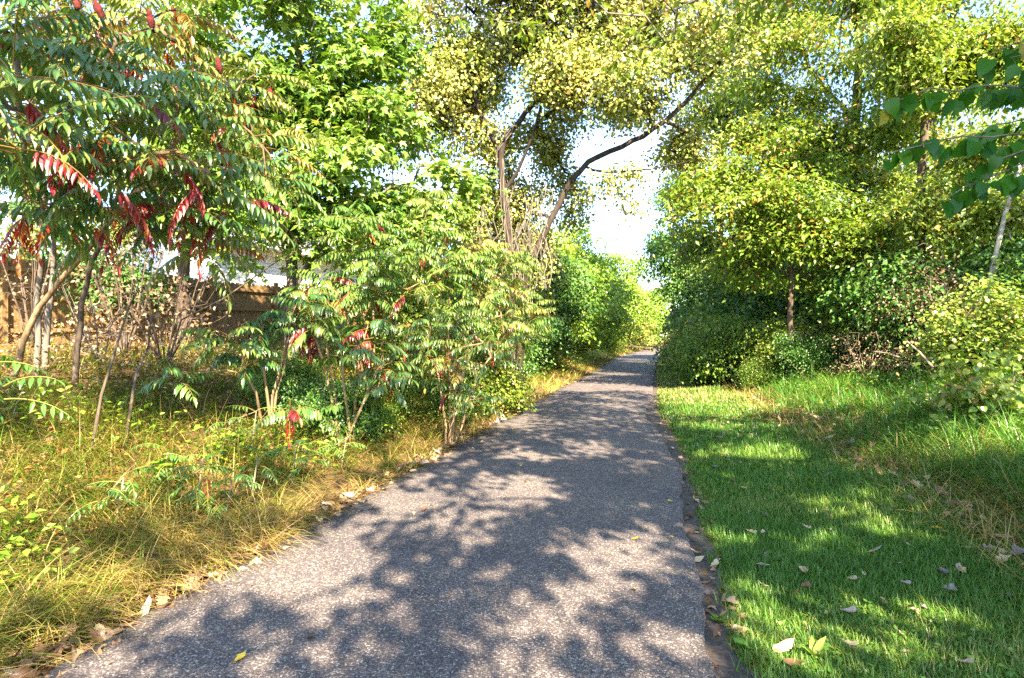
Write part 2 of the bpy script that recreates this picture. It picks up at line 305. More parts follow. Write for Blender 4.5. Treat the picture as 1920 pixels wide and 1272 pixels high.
# ------------------------------------------------------------------ trees
class Skel:
    """nodes with parents; limbs are given, twigs grow to every leaf cluster from the nearest wood"""
    def __init__(s, limbs, step=.3):
        s.P = []; s.par = []; s.r = []
        for pts, r0, r1 in limbs:
            pts = np.asarray(pts, float)
            seg = np.linalg.norm(np.diff(pts, axis=0), axis=1); L = np.concatenate([[0], np.cumsum(seg)])
            n = max(2, int(L[-1]/step)+1); tt = np.linspace(0, L[-1], n)
            Q = np.stack([np.interp(tt, L, pts[:, k]) for k in range(3)], -1)
            for _ in range(2): Q[1:-1] = (Q[:-2]+2*Q[1:-1]+Q[2:])/4
            Q[1:-1] += rng.normal(0, .014, Q[1:-1].shape)
            if s.P: p = int(np.argmin(np.linalg.norm(np.array(s.P)-Q[0], axis=1)))
            else: p = -1
            for k, q in enumerate(Q):
                s.P.append(q); s.par.append(p); p = len(s.P)-1; s.r.append(r0+(r1-r0)*k/(n-1))
        s.nl = len(s.P)
    def grow(s, tips, step=.35, jit=.06, rt=.006, rmax=.08, up=.5, bow=.08):
        A = np.array(s.P); d0 = np.array([np.min(np.linalg.norm(A-q, axis=1)) for q in tips])
        cap = len(A)+int(np.sum(d0/step+4))*2; buf = np.zeros((cap+50000, 3)); buf[:len(A)] = A; n = len(A)
        ends = []
        for q in tips[np.argsort(d0)]:
            dv = buf[:n]-q; dist = np.linalg.norm(dv, axis=1); cost = dist+up*np.maximum(dv[:, 2], 0)
            j = int(np.argmin(cost)); k = max(1, int(round(dist[j]/step))); a = buf[j].copy(); p = j
            sag = bow*dist[j]
            for h in range(1, k+1):
                f = h/k; b = a+(q-a)*f; b[2] += sag*sin(pi*f)
                if h < k: b = b+rng.normal(0, jit, 3)
                if n >= len(buf): break
                buf[n] = b; s.P.append(b); s.par.append(p); s.r.append(0); p = n; n += 1
            ends.append(p)
        w = np.zeros(n); w[ends] = 1
        for q in range(n-1, s.nl-1, -1):
            if s.par[q] >= 0: w[s.par[q]] += w[q]
        for q in range(s.nl, n): s.r[q] = min(rt*max(w[q], 1)**.5, rmax)
        s.ends = ends; return s
    def mesh(s, name, mat, parent, k_big=9, k_small=4, lo=0, hi=None, tintv=0.):
        n = len(s.P); hi = n if hi is None else hi
        kids = [[] for _ in range(n)]
        for q in range(n):
            if s.par[q] >= 0: kids[s.par[q]].append(q)
        main = [max(c, key=lambda x: s.r[x]) if c else -1 for c in kids]
        mb = MB()
        for q in range(lo, hi):
            p = s.par[q]
            if p >= 0 and main[p] == q and p >= lo: continue
            ch = [p] if p >= 0 else []; x = q
            while x >= 0 and x < hi: ch.append(x); x = main[x]
            if len(ch) < 2: continue
            rr = [s.r[c] for c in ch]
            if p >= 0: rr[0] = rr[1]
            rr[-1] *= .55
            mb.tube([s.P[c] for c in ch], rr, k_big if max(rr) > .05 else (6 if max(rr) > .02 else k_small))
        return mb.build(name, mat, parent)

def noise3(P, f, seed):
    r = np.random.default_rng(seed); s = 0
    for _ in range(6):
        k = r.normal(0, f, 3); s = s+np.sin(P@k+r.uniform(0, tau))
    return s/2.4
def lobe_points(lobes, n, gap=.0, seed=1, gf=1.1, k=8, sub=.5):
    """leaf clusters gathered in boughs: every lobe is a handful of smaller flattened boughs, with stray shoots beyond them"""
    vol = np.array([l[1][0]*l[1][1]*l[1][2]*(l[2] if len(l) > 2 else 1) for l in lobes])**.8; vol /= vol.sum()
    out = []
    for l, v in zip(lobes, vol):
        m = max(3, int(n*v)); rr = np.asarray(l[1], float); kk = max(3, min(k, m//5))
        cu = norm(rng.normal(0, 1, (kk, 3)))*rng.uniform(.25, 1, (kk, 1))**.5*(1-.6*sub); cs = sub*rng.uniform(.75, 1.3, kk)
        pick = rng.choice(kk, m*2, p=cs**2/np.sum(cs**2)); u = norm(rng.normal(0, 1, (m*2, 3))); rad = rng.uniform(0, 1, (m*2, 1))**.4
        rad = rad*np.where(rng.random((m*2, 1)) < .10, rng.uniform(1.1, 1.6, (m*2, 1)), 1)
        P = np.asarray(l[0])+(cu[pick]+u*rad*cs[pick][:, None]*np.array([1, 1, .72]))*rr
        out.append(P[noise3(P, gf, seed) > -1+gap*1.3][:m])
    return np.concatenate(out)
DENS = 1.75
def leaves(tips, per, rad, tm, size, mat, parent, droop=.4, flat=.34, upn=1.15, tcol=(.5, .24), name='crown', svar=.25, fold=.55, cl_t=.16, sw=.8, dens=None):
    """leaf sprays round every tip"""
    n = len(tips); cnt = rng.poisson(per*(dens or DENS), n); I = np.repeat(np.arange(n), cnt)
    G = rng.normal(0, 1, (len(I), 3))*np.array([1, 1, flat])*rad
    G[:, 2] -= .35*(G[:, 0]**2+G[:, 1]**2)/max(rad, .05)*.6; P = tips[I]+G
    h = rng.normal(0, 1, (len(I), 3)); h[:, 2] *= .3
    ax = norm(norm(h)*.75+norm(G)*.5-np.array([0, 0, droop]))
    nr = norm(rng.normal(0, fold, (len(I), 3))+np.array([0, 0, upn])+sw*sd)
    t = np.clip(tcol[0]+rng.normal(0, cl_t, n)[I]+rng.normal(0, tcol[1], len(I)), 0, 1)
    S = size*np.clip(rng.normal(1, svar, len(I)), .5, 1.6)
    W, Fc, tt = scatter(tm, P, ax, nr, S, t)
    return mk(name, W, Fc, mat, parent, tt, smooth=False)
def tree(name, label, cat, base, limbs, lobes, n, per, rad, tm, size, mat, bark, gap=.1, group=None, step=.35, rt=.006, rmax=.08, seed=1, gf=1.1, up=.5, bare=0, twigmat=None, **kw):
    root = empty(name, base, label, cat, group)
    sk = Skel(limbs); tips = lobe_points(lobes, int(n*1.2), gap*.8, seed, gf)
    sk.grow(tips, step=step, rt=rt, rmax=rmax, up=up)
    a = sk.mesh('trunk', bark, root)
    c = leaves(tips[bare:], per, rad, tm, size, mat, root, **kw)
    KIDS[root.name] = [a, c]
    return root
def gz(X, Y): return float(height(X, Y))
def gp(px, Y): X = (px-HX)/F*Y; return np.array([X, Y, gz(X, Y)])
def P3(*a): return [at(*p) for p in a]

# ------------------------------------------------------------------ fence and houses behind it
FD = norm(np.array([.41, 1, 0])); FN = np.array([FD[1], -FD[0], 0]); UP = np.array([0, 0, 1.])
M['fence'] = plain_mat('fence_board', (.205, .12, .046), .85, .4, 5, (6, 6, .5))
M['siding'] = plain_mat('white_siding', (.78, .78, .76), .5, .04, 3)
M['trim'] = plain_mat('white_trim', (.8, .8, .78), .45, .03)
M['shingle'] = plain_mat('grey_shingle', (.15, .15, .16), .9, .35, 30)
M['greyside'] = plain_mat('grey_siding', (.3, .33, .38), .7, .1, 5)
M['glass'] = plain_mat('window_glass', (.03, .035, .04), .08, .1)
fence = empty('wooden_fence', (-10.3, 11.5, gz(-10.3, 11.5)), 'tall weathered brown wooden privacy fence behind the sumac trunks', 'fence')
bay, nb0, nb1 = 2.4, -4, 7
for k in range(nb0, nb1+1):
    p0 = np.array([-10.3, 11.5, 0])+FD*bay*k; z0 = gz(*p0[:2])-.05
    pm = MB(); o3 = np.array([p0[0], p0[1], z0])
    pm.box(o3, FD, FN, UP, (-.05, .0, 0), (.05, .10, 1.86)); pm.box(o3, FD, FN, UP, (-.06, -.01, 1.86), (.06, .11, 1.885))
    pm.build('post', M['fence'], fence, False)
    if k == nb1: break
    p1 = p0+FD*bay; z1 = gz(*p1[:2])-.05; dz = (z1-z0)/bay; fd = np.array([FD[0], FD[1], dz])
    for h in (.28, .98, 1.55):
        rm = MB(); rm.box(o3, fd, FN, UP, (.052, .004, h), (bay-.052, .045, h+.09)); rm.build('rail', M['fence'], fence, False)
    bm_ = MB(); w = bay/16
    for q in range(16):
        a, b_ = q*w+.003, (q+1)*w-.003; e = rng.uniform(-.012, .012); yb = -.022+rng.uniform(-.003, .003)
        bo = o3+fd*0; pts = [(a, 0), (b_, 0), (b_, 1.74+e), (b_-.03, 1.80+e), (a+.03, 1.80+e), (a, 1.74+e)]
        Vb = np.array([bo+fd*x+FN*y+UP*z for y in (yb-.018, yb) for x, z in pts])
        bm_.add(Vb, [[k2, (k2+1) % 6, 6+(k2+1) % 6, 6+k2] for k2 in range(6)] + [[6, 7, 8, 11], [11, 8, 9, 10], [0, 5, 2, 1], [5, 4, 3, 2]])
    bm_.build('board_panel', M['fence'], fence, False)

def house(name, label, P0, length, depth, zb, ze, side, roofm, slope=.42, wins=()):
    """long wall parallel to the fence from P0 along FD; clapboard courses, eaves, gable roof, windows"""
    root = empty(name, (P0[0], P0[1], zb), label, 'house'); o3 = np.array([P0[0], P0[1], zb]); H = ze-zb
    w = MB(); n = int(H/.13); ch = H/n
    for k in range(n):                                       # lapped boards: each course leans out over the one below
        for (A, B, D) in ((o3, FD, length), (o3-FN*depth, FN, depth), (o3+FD*length, -FN, depth)):
            nn = np.cross(B, UP)
            Vq = np.array([A+UP*k*ch+nn*.016, A+B*D+UP*k*ch+nn*.016, A+B*D+UP*(k+1)*ch, A+UP*(k+1)*ch, A+UP*k*ch, A+B*D+UP*k*ch])
            w.add(Vq, [[0, 1, 2, 3], [4, 5, 1, 0]])
    rise = depth/2*slope
    for A in (o3, o3+FD*length):
        w.add(np.array([A+UP*H, A-FN*depth+UP*H, A-FN*depth/2+UP*(H+rise)]), None, [[0, 1, 2]])
    w.build('wall', side, root, False)
    r = MB(); ov = .55
    for s in (1, -1):
        e0 = o3-FN*depth/2+FN*s*(depth/2+ov)+UP*(H-ov*slope)-FD*.4; rid = o3-FN*depth/2+UP*(H+rise)-FD*.4; Lr = FD*(length+.8)
        th = UP*.14
        Vr = np.array([e0, e0+Lr, rid+Lr, rid, e0+th, e0+Lr+th, rid+Lr+th, rid+th])
        r.add(Vr, [[0, 1, 2, 3], [4, 5, 6, 7], [0, 1, 5, 4], [0, 3, 7, 4], [1, 2, 6, 5]])
    rf = r.build('roof', roofm, root, False)
    g = MB(); g.box(o3+UP*(H-ov*slope), FD, FN, UP, (-.4, ov+.003, -.08), (length+.4, ov+.11, .12)); g.build('gutter', M['trim'], root, False)
    sf = MB(); sf.box(o3+UP*(H-ov*slope), FD, FN, UP, (-.4, .02, -.05), (length+.4, ov, -.03)); sf.build('soffit', M['trim'], root, False)
    for q in (0, length):
        cb = MB(); cb.box(o3, FD, FN, UP, (q-.06, .018, 0), (q+.06, .04, H-.3)); cb.build('corner_board', M['trim'], root, False)
    for (x, z, ww, hh) in wins:
        f = MB(); f.box(o3, FD, FN, UP, (x-.08, .02, z-.08), (x+ww+.08, .05, z)); f.box(o3, FD, FN, UP, (x-.08, .02, z+hh), (x+ww+.08, .05, z+hh+.08))
        f.box(o3, FD, FN, UP, (x-.08, .02, z), (x, .05, z+hh)); f.box(o3, FD, FN, UP, (x+ww, .02, z), (x+ww+.08, .05, z+hh)); f.box(o3, FD, FN, UP, (x, .02, z+hh/2-.02), (x+ww, .045, z+hh/2+.02))
        wf = f.build('window', M['trim'], root, False)
        p = MB(); p.box(o3, FD, FN, UP, (x, .018, z), (x+ww, .03, z+hh)); pn = p.build('pane', M['glass'], root, False)
        pn.parent = wf; pn.location = (0, 0, 0)
    return root
hp = np.array([-7.8, 26, 0])-FD*6.9
house('white_house', 'white clapboard house with a pale eave seen over the fence', hp, 10.2, 6, 1.3, 5.15, M['siding'], M['shingle'], wins=((6.2, 1.5, 1.1, 1.3),))
gp0 = np.array([-21.5, 17.5, 0])
house('grey_outbuilding', 'low grey outbuilding with shingle roof at far left behind the fence', gp0, 5.5, 5, 1.4, 4.0, M['greyside'], M['shingle'])

# ------------------------------------------------------------------ tall trees on the left
def up_limb(base, *pts): return [base]+[np.asarray(p, float) for p in pts]
b0 = gp(545, 10.5)
maple = tree('maple_tree', 'bright green maple with star-shaped leaves behind the dark sumac and above the fence', 'tree', b0,
     [(up_limb(b0, b0+[.05, 0, 1.2], b0+[-.05, .1, 2.6], b0+[.1, .1, 4.5], b0+[.1, .2, 7.5]), .13, .04),
      ((b0+[0, .05, 1.6], b0+[.8, -.2, 2.6], b0+[2.0, -.5, 3.4]), .06, .02), ((b0+[-.05, .1, 2.4], b0+[-.9, -.3, 3.6], b0+[-1.5, -.5, 5.2]), .06, .02)],
     [(at(560, 60, 10.6), (2.1, 1.6, 2.4), 1.2), (at(480, 330, 10.4), (1.5, 1.3, 1.5)), (at(640, 330, 10.2), (1.5, 1.2, 1.5)), (at(700, 130, 10.4), (.75, 1.2, 1.9), .8), (at(580, -170, 11), (1.8, 2, 1.6)),
      (at(760, 380, 10.6), (1.15, 1, .85), 1.3), (at(850, 340, 11), (.5, .7, .55), 1.3), (at(400, 140, 11), (1.2, 1.4, 2)), (at(740, 40, 11), (.6, .8, 1.3), .6), (at(450, -60, 11), (1.3, 1.2, 1.2)), (at(820, 260, 11.5), (.5, .6, .6), .6), (at(340, 240, 11.5), (1.3, 1.3, 1.2))],
     560, 24, .26, MAPLE, .15, M['maple'], M['bark_grey'], gap=.26, seed=3, gf=1.9, droop=.45, upn=1.2, tcol=(.5, .18))
b0 = gp(40, 14.5)
tree('yard_tree', 'yellowing yard tree standing behind the fence at the left edge', 'tree', b0,
     [(up_limb(b0, b0+[.1, 0, 2], b0+[.3, 0, 4.5], b0+[.3, 0, 7.5]), .2, .06), ((b0+[.1, 0, 2.2], b0+[2, -.2, 4.4], b0+[3, -.2, 6]), .1, .03)],
     [(at(60, 80, 14.5), (2.6, 1.6, 2.6)), (at(260, 60, 14), (1.9, 1.5, 2.2)), (at(130, -120, 14), (3, 2, 1.8)), (at(120, 300, 14.2), (2.2, 1.3, 1.2), .8), (at(290, 340, 13.5), (1.0, 1, 1.0), .8), (at(260, 420, 13.5), (1.2, 1, .8)), (at(310, 440, 13.6), (.6, .7, .5)), (at(0, 300, 14.5), (1.6, 1.2, 1.3), .9), (at(60, 420, 14.5), (1.2, 1, .7))],
     420, 30, .26, OVATE, .12, M['yard'], M['bark_dark'], gap=.2, seed=5)
b0 = gp(345, 13.5)
tree('yard_tree', 'dark-trunked tree with a bushy green crown between the fence and the white house', 'tree', b0,
     [(up_limb(b0, b0+[0, 0, 1.5], b0+[.1, 0, 3], b0+[.2, 0, 5]), .17, .05)],
     [(at(380, 380, 13.4), (1.2, 1, .75)), (at(470, 390, 13.2), (.9, .9, .6)), (at(330, 290, 13.2), (1.4, 1, 1.1))],
     150, 34, .22, MAPLE, .11, M['maple'], M['bark_dark'], gap=.15, seed=6)
b0 = gp(640, 15)
tree('yard_tree', 'slim green tree by the eave of the white house above the fence', 'tree', b0,
     [(up_limb(b0, b0+[.1, 0, 2], b0+[.2, .1, 4], b0+[.1, .1, 6]), .1, .03)],
     [(at(720, 400, 14.4), (1.3, .9, 1.2)), (at(690, 250, 15), (1.6, 1, 1.6)), (at(830, 430, 15), (1.1, .8, 1.2))],
     240, 32, .24, OVATE, .12, M['maple'], M['bark_grey'], gap=.1, seed=8)

# the old cottonwood in the middle, two leaning stems and vines
b0 = gp(965, 15); c = lambda x, y, Y=15: at(x, y, Y)
t1 = [b0, c(960, 520), c(952, 430), c(940, 340), c(936, 285), c(962, 235, 14.8), c(1010, 190, 14.5), c(1060, 120, 14.3), c(1110, 20, 14.2), c(1140, -150, 14)]
t2 = [b0+[.1, 0, .1], c(985, 520), c(1015, 450), c(1045, 385), c(1085, 320), c(1112, 296), c(1200, 262, 14.6), c(1272, 208, 14.3), c(1312, 160, 14), c(1372, 90, 13.8), c(1430, 20, 13.5), c(1500, -90, 13)]
cot = tree('cottonwood_tree', 'yellowing small-leaved cottonwood with a vine-hung trunk and a stem leaning over the path', 'tree', b0,
     [(t1, .10, .045), (t2, .10, .04), ((c(1095, 312), c(1130, 325, 14.7), c(1210, 322, 14.2), c(1300, 300, 13.6)), .035, .012),
      ((c(944, 360), c(985, 300, 14.7), c(1000, 240, 14.4), c(1035, 150, 14)), .05, .02), ((c(1010, 190, 14.5), c(1090, 160, 14), c(1150, 120, 13.7), c(1190, 70, 13.4), c(1260, -20, 13)), .05, .02),
      ((c(936, 285), c(890, 200, 14.6), c(880, 100, 14.3), c(870, -60, 14)), .06, .02), ((c(890, 200, 14.6), c(820, 230, 14), c(750, 255, 13.6)), .025, .01)],
     [(c(960, 90), (2.5, 2.0, 1.9), 1.3), (c(860, 150, 14.4), (1.1, 1.4, 1.5)), (c(1080, 130, 14.6), (1.5, 1.5, 1.6), 1.2), (c(890, 235, 15.4), (1.3, 1.1, 1.0)), (c(1040, 250, 15.8), (1.1, 1.0, .9), .9), (c(960, -110, 14.4), (3.2, 2.4, 1.9), .8), (c(1230, 10, 13.8), (1.1, 1.3, 1.5), .45),
      (c(930, 370, 16.3), (.95, .8, 1.6), 1.6), (c(1000, 430, 16.2), (.6, .7, 1.5), 1.6), (c(885, 420, 15.8), (.5, .6, 1.1), 1.5), (c(1290, 110, 15), (1.0, 1.0, 1.3), .45), (c(1180, 215, 16), (1.4, 1, .9), .6), (c(1275, 270, 15.6), (.9, 1, 1.1), .9), (c(1140, 335, 14.6), (.8, .8, .6), .5), (c(1190, 375, 14.6), (.7, .7, .4), .2), (c(1220, 100, 14), (1.2, 1.2, 1.2), .6), (c(1350, 40, 13.4), (1, 1.3, 1.3), .5), (c(1180, 150, 14), (1.2, 1.2, 1.2), .5), (c(800, 200, 14), (.8, 1, 1.0), .6), (c(800, 60, 14.5), (.9, 1, 1.4), .4), (c(770, 250, 15), (.8, .8, .8), .4), (c(1110, 40, 15.4), (1.6, 1, 1.3), .9), (c(1200, -20, 15.4), (1.3, 1, 1.2), .6), (c(960, 490, 16.4), (1.1, .7, 1.1), .9), (c(1045, 330, 16.6), (.8, .7, 1.0), .8), (c(1080, 400, 17), (.7, .7, .6), .5)],
     2500, 25, .18, ROUND, .083, M['poplar'], M['bark_black'], gap=.16, seed=13, gf=1.8, step=.4, rt=.0055, rmax=.05, droop=.6, flat=.9, upn=.3, fold=.6, bare=170, sw=1.1)
vm = MB()
for k in range(70):
    p = c(rng.uniform(890, 1030), rng.uniform(330, 470), rng.uniform(14.5, 15.2)); L = rng.uniform(.7, 1.9); n = 7
    ph = rng.uniform(0, tau, 2); s_ = np.linspace(0, 1, n)
    Q = np.stack([p[0]+.10*np.sin(s_*5+ph[0])+rng.normal(0, .12)*s_, p[1]+.08*np.sin(s_*4+ph[1]), p[2]-L*s_], -1); vm.tube(Q, .005+.007*rng.random(), 4)
for k in range(5):
    s_ = np.linspace(0, 1, 26); bp_ = np.stack([np.interp(s_, np.linspace(0, 1, 6), [q[j] for q in t1[:6]]) for j in range(3)], -1)
    a = s_*rng.uniform(5, 11)+rng.uniform(0, tau); bp_[:, 0] += .10*np.cos(a); bp_[:, 1] += .10*np.sin(a); vm.tube(bp_, .011, 5)
vm.build('vine', M['bark_grey'], cot)

# ------------------------------------------------------------------ right-hand trees
b0 = gp(1482, 14.2); c = lambda x, y, Y=14.2: at(x, y, Y)
tree('young_tree', 'olive-leaved young tree with a straight slim trunk standing in the right bank', 'tree', b0,
     [([b0, c(1482, 560), c(1484, 500), c(1480, 420), c(1478, 320)], .078, .035), ((c(1484, 520), c(1440, 490), c(1400, 440)), .03, .012), ((c(1484, 510), c(1530, 470), c(1600, 430)), .03, .012)],
     [(c(1480, 400, 14), (2.7, 1.6, 1.1), 1.2), (c(1380, 360, 14), (1.7, 1.2, .9)), (c(1600, 440, 14), (1.6, 1.2, .75), 1.1), (c(1480, 300, 14), (1.7, 1.2, .9)), (c(1400, 455, 14), (1.1, 1, .4)), (c(1430, 505, 14.6), (1.0, .8, .45), .8), (c(1540, 520, 14.8), (1.1, .8, .5), .8), (c(1590, 500, 14.6), (.9, .8, .4), .7), (c(1660, 380, 14), (.9, 1, .6))],
     520, 26, .28, OVATE, .125, M['olive'], M['bark_dark'], gap=.3, seed=21, gf=1.8, flat=.4, droop=.3)
b0 = gp(1612, 17); c = lambda x, y, Y=17: at(x, y, Y)
tree('box_elder_tree', 'tallest box elder on the right, dark upright trunk showing through pale yellow-green leaves', 'tree', b0,
     [([b0, c(1608, 480), c(1600, 300), c(1605, 180), c(1610, 60), c(1600, -100), c(1600, -260)], .19, .07), ((c(1600, 300), c(1660, 220), c(1740, 120), c(1800, 0)), .08, .03), ((c(1605, 230), c(1530, 150), c(1480, 60), c(1450, -80)), .07, .02), ((c(1605, 250), c(1540, 235), c(1460, 230)), .04, .015)],
     [(c(1470, 130, 16.5), (1.9, 1.6, 1.5), 1.1), (c(1540, 250, 16), (2.0, 1.4, 1.0)), (c(1440, 240, 16), (1.4, 1.2, .9)), (c(1680, 60, 16), (1.7, 1.6, 1.8)), (c(1650, 230, 16), (1.5, 1.3, .8), .9), (c(1550, -20, 16.5), (1.9, 1.8, 1.4), .6), (c(1600, -170, 16), (4, 2.5, 1.8), .6), (c(1740, 200, 16), (1.5, 1.4, 1.2)), (c(1620, 340, 16.4), (1.7, 1.2, .8), .9)],
     820, 25, .32, OVATE, .135, M['elder'], M['bark_dark'], gap=.34, seed=23, gf=1.7, droop=.5, dens=2.2)
b0 = gp(1720, 13); c = lambda x, y, Y=13: at(x, y, Y)
tree('box_elder_tree', 'box elder leaning to the right with a forked trunk near the top right corner', 'tree', b0,
     [([b0, c(1722, 480), c(1725, 330), c(1735, 200), c(1765, 90), c(1800, -20), c(1840, -160)], .12, .05), ((c(1728, 250), c(1790, 170), c(1850, 60), c(1900, -60)), .06, .02)],
     [(c(1800, 40, 12.6), (1.5, 1.3, 1.3)), (c(1880, 130, 12.6), (1.0, 1.2, 1.2)), (c(1730, 150, 12.2), (1.0, 1.0, .9), .8), (c(1830, 280, 12), (1.1, 1, .7)), (c(1800, -130, 12.4), (2, 1.8, 1.4), .7), (c(1900, 400, 11.6), (1.0, .9, .7)), (c(1760, 390, 12), (1.1, 1, .7), 1), (c(1700, 60, 12.4), (1.3, 1.1, .9), .8)],
     540, 26, .28, OVATE, .12, M['elder'], M['bark_dark'], gap=.3, seed=25, gf=1.8, dens=2.1)
b0 = gp(1350, 22); c = lambda x, y, Y=22: at(x, y, Y)
tree('box_elder_tree', 'yellow-green box elder nearest the gap of sky on the right of the path', 'tree', b0,
     [([b0, c(1352, 500), c(1345, 350), c(1360, 200), c(1400, 60), c(1430, -100)], .17, .06), ((c(1348, 380), c(1300, 300), c(1270, 200)), .06, .02)],
     [(c(1370, 180, 21), (2.3, 1.8, 2.2)), (c(1310, 330, 21), (1.6, 1.5, 1.5)), (c(1400, 340, 20.6), (2, 1.5, 1.4)), (c(1420, 30, 21), (2.4, 2, 2)), (c(1300, 440, 21.4), (1.4, 1.3, 1.2)), (c(1450, -130, 21), (3, 2.4, 2)), (c(1380, 470, 20), (1.8, 1.2, 1.0))],
     760, 26, .36, OVATE, .15, M['elder'], M['bark_grey'], gap=.3, seed=27, gf=1.4, dens=2.1)
b0 = gp(1262, 34); c = lambda x, y, Y=34: at(x, y, Y)
tree('slender_tree', 'dark slender tree rising from the bush where the path bends away', 'tree', b0,
     [([b0, c(1262, 560), c(1262, 430), c(1266, 330)], .12, .03)],
     [(c(1262, 520), (1.3, 1.2, 1.5)), (c(1250, 440), (1.0, 1, 1.5)), (c(1275, 370), (1.2, 1, 1.4)), (c(1290, 500), (1.5, 1.2, 2)), (c(1240, 480), (.8, .8, 1.2))],
     300, 24, .4, OVATE, .18, M['dark'], M['bark_dark'], gap=.1, seed=29)
b0 = gp(1290, 26)
tree('bush', 'dark rounded bush touching the right edge of the path before the bend', 'bush', b0,
     [([b0, b0+[0, 0, .8], b0+[.1, 0, 1.6]], .05, .02)], [(b0+[-.1, 0, 1.0], (1.15, 1.1, 1.05)), (b0+[.9, -.3, 1.3], (1.3, 1, 1.3)), (b0+[.1, 0, 2.3], (1.0, .8, .9))],
     260, 24, .26, OVATE, .14, M['dark'], M['bark_dark'], gap=.06, seed=30)
pb = at(1858, 516, 11); b0 = gp(1845, 11)
wt = MB(); wt.tube([b0, at(1850, 580, 11), pb, at(1868, 470, 11), at(1884, 400, 11), at(1905, 330, 11), at(1930, 230, 11.2), at(1980, 90, 11.4)], np.linspace(.05, .035, 8), 8)
wr = empty('dead_tree', b0, 'bare pale dead stem leaning at the right edge', 'tree')
wt.build('trunk', M['bark_pale'], wr)
for k in range(9):
    wt = MB(); p = at(rng.uniform(1860, 1930), rng.uniform(200, 480), 11); q = p+rng.normal(0, .35, 3); wt.tube([p, (p+q)/2+[0, 0, .06], q], [.014, .01, .004], 5); wt.build('twig', M['bark_pale'], wr)

# trees beyond, where the path bends
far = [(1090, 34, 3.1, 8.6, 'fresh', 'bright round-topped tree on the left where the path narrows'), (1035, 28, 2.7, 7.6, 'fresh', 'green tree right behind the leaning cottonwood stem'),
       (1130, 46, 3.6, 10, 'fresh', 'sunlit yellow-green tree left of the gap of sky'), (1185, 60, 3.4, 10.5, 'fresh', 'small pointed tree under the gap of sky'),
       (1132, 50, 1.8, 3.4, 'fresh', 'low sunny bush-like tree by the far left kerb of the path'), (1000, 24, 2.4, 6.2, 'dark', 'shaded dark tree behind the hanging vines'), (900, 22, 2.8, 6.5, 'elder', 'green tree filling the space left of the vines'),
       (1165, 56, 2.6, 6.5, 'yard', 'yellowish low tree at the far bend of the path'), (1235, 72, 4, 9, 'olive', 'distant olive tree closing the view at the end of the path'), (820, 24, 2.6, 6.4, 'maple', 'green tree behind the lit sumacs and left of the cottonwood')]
for q, (px, Y, r, h, mt, lab) in enumerate(far):
    b0 = gp(px, Y); c0 = b0+[0, 0, h*.56]
    tree('background_tree', lab, 'tree', b0, [([b0, b0+[.05, 0, h*.3], b0+[0, .1, h*.75]], .03*r+.05, .03)],
         [(b0+[0, 0, h*.52], (r, r*.8, h*.36)), (b0+[-.5*r, -.3*r, h*.33], (r*.62, r*.6, h*.27)), (b0+[.45*r, -.3*r, h*.36], (r*.6, r*.6, h*.3)), (b0+[.05*r, 0, h*.8], (r*.55, r*.5, h*.2))],
         int(170+45*r), 28, .15*r, OVATE, .12+.002*Y, M[mt], M['bark_grey'], gap=.24, seed=40+q, gf=4.5/r, step=.6)

wood = [(1500, 26, 3.6, 9.5, 'elder', 'yellow-green tree showing between the two forked trunks at the top right'), (1650, 24, 3.4, 10, 'elder', 'tall tree behind the tallest box elder'), (1790, 21, 3.2, 9, 'olive', 'olive tree behind the leaning box elder'),
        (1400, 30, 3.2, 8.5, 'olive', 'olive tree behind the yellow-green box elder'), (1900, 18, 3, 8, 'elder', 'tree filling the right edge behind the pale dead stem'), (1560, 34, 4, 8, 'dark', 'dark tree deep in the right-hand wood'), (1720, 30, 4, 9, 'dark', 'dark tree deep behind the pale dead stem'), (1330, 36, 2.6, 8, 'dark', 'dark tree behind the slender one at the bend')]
for q, (px, Y, r, h, mt, lab) in enumerate(wood):
    b0 = gp(px, Y)
    tree('background_tree', lab, 'tree', b0, [([b0, b0+[.05, 0, h*.3], b0+[0, .1, h*.75]], .03*r+.05, .03)],
         [(b0+[0, 0, h*.5], (r, r*.8, h*.38)), (b0+[-.5*r, -.3*r, h*.35], (r*.65, r*.6, h*.3)), (b0+[.45*r, -.3*r, h*.4], (r*.65, r*.6, h*.3)), (b0+[.05*r, 0, h*.8], (r*.7, r*.6, h*.22))],
         int(200+45*r), 26, .14*r, OVATE, .12+.002*Y, M[mt], M['bark_grey'], gap=.2, seed=140+q, gf=4/r, step=.6)
# shrubs of the understory: three kinds, then copies
def shrub(label, b0, h, r, mt, n, per, leaf, size, seed, stems=6, bark='bark_grey', gap=.05, name='shrub', cat='shrub', **kw):
    L = []
    for k in range(stems):
        a = rng.uniform(0, tau); L.append(([b0, b0+[.25*r*cos(a), .25*r*sin(a), h*.3], b0+[.6*r*cos(a), .6*r*sin(a), h*.72]], .007*h+.004, .004))
    return tree(name, label, cat, b0, L, [(b0+[0, 0, h*.55], (r, r, h*.45)), (b0+[.4*r, -.3*r, h*.35], (r*.7, r*.7, h*.33)), (b0+[-.4*r, .2*r, h*.4], (r*.7, r*.7, h*.36))],
                int(n*.8), per*1.25, .19*r+.05, leaf, size, M[mt], M[bark], gap=gap+.12, seed=seed, gf=3.6/r, step=.25, rt=.003, rmax=.02, **kw)
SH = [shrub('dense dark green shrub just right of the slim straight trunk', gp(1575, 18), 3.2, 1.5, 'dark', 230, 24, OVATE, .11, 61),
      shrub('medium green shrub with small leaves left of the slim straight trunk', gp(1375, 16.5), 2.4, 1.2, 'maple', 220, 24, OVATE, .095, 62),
      shrub('leafy olive shrub standing behind the tall grass of the right bank', gp(1670, 14.5), 2.9, 1.4, 'elder', 220, 24, ROUND, .10, 63)]
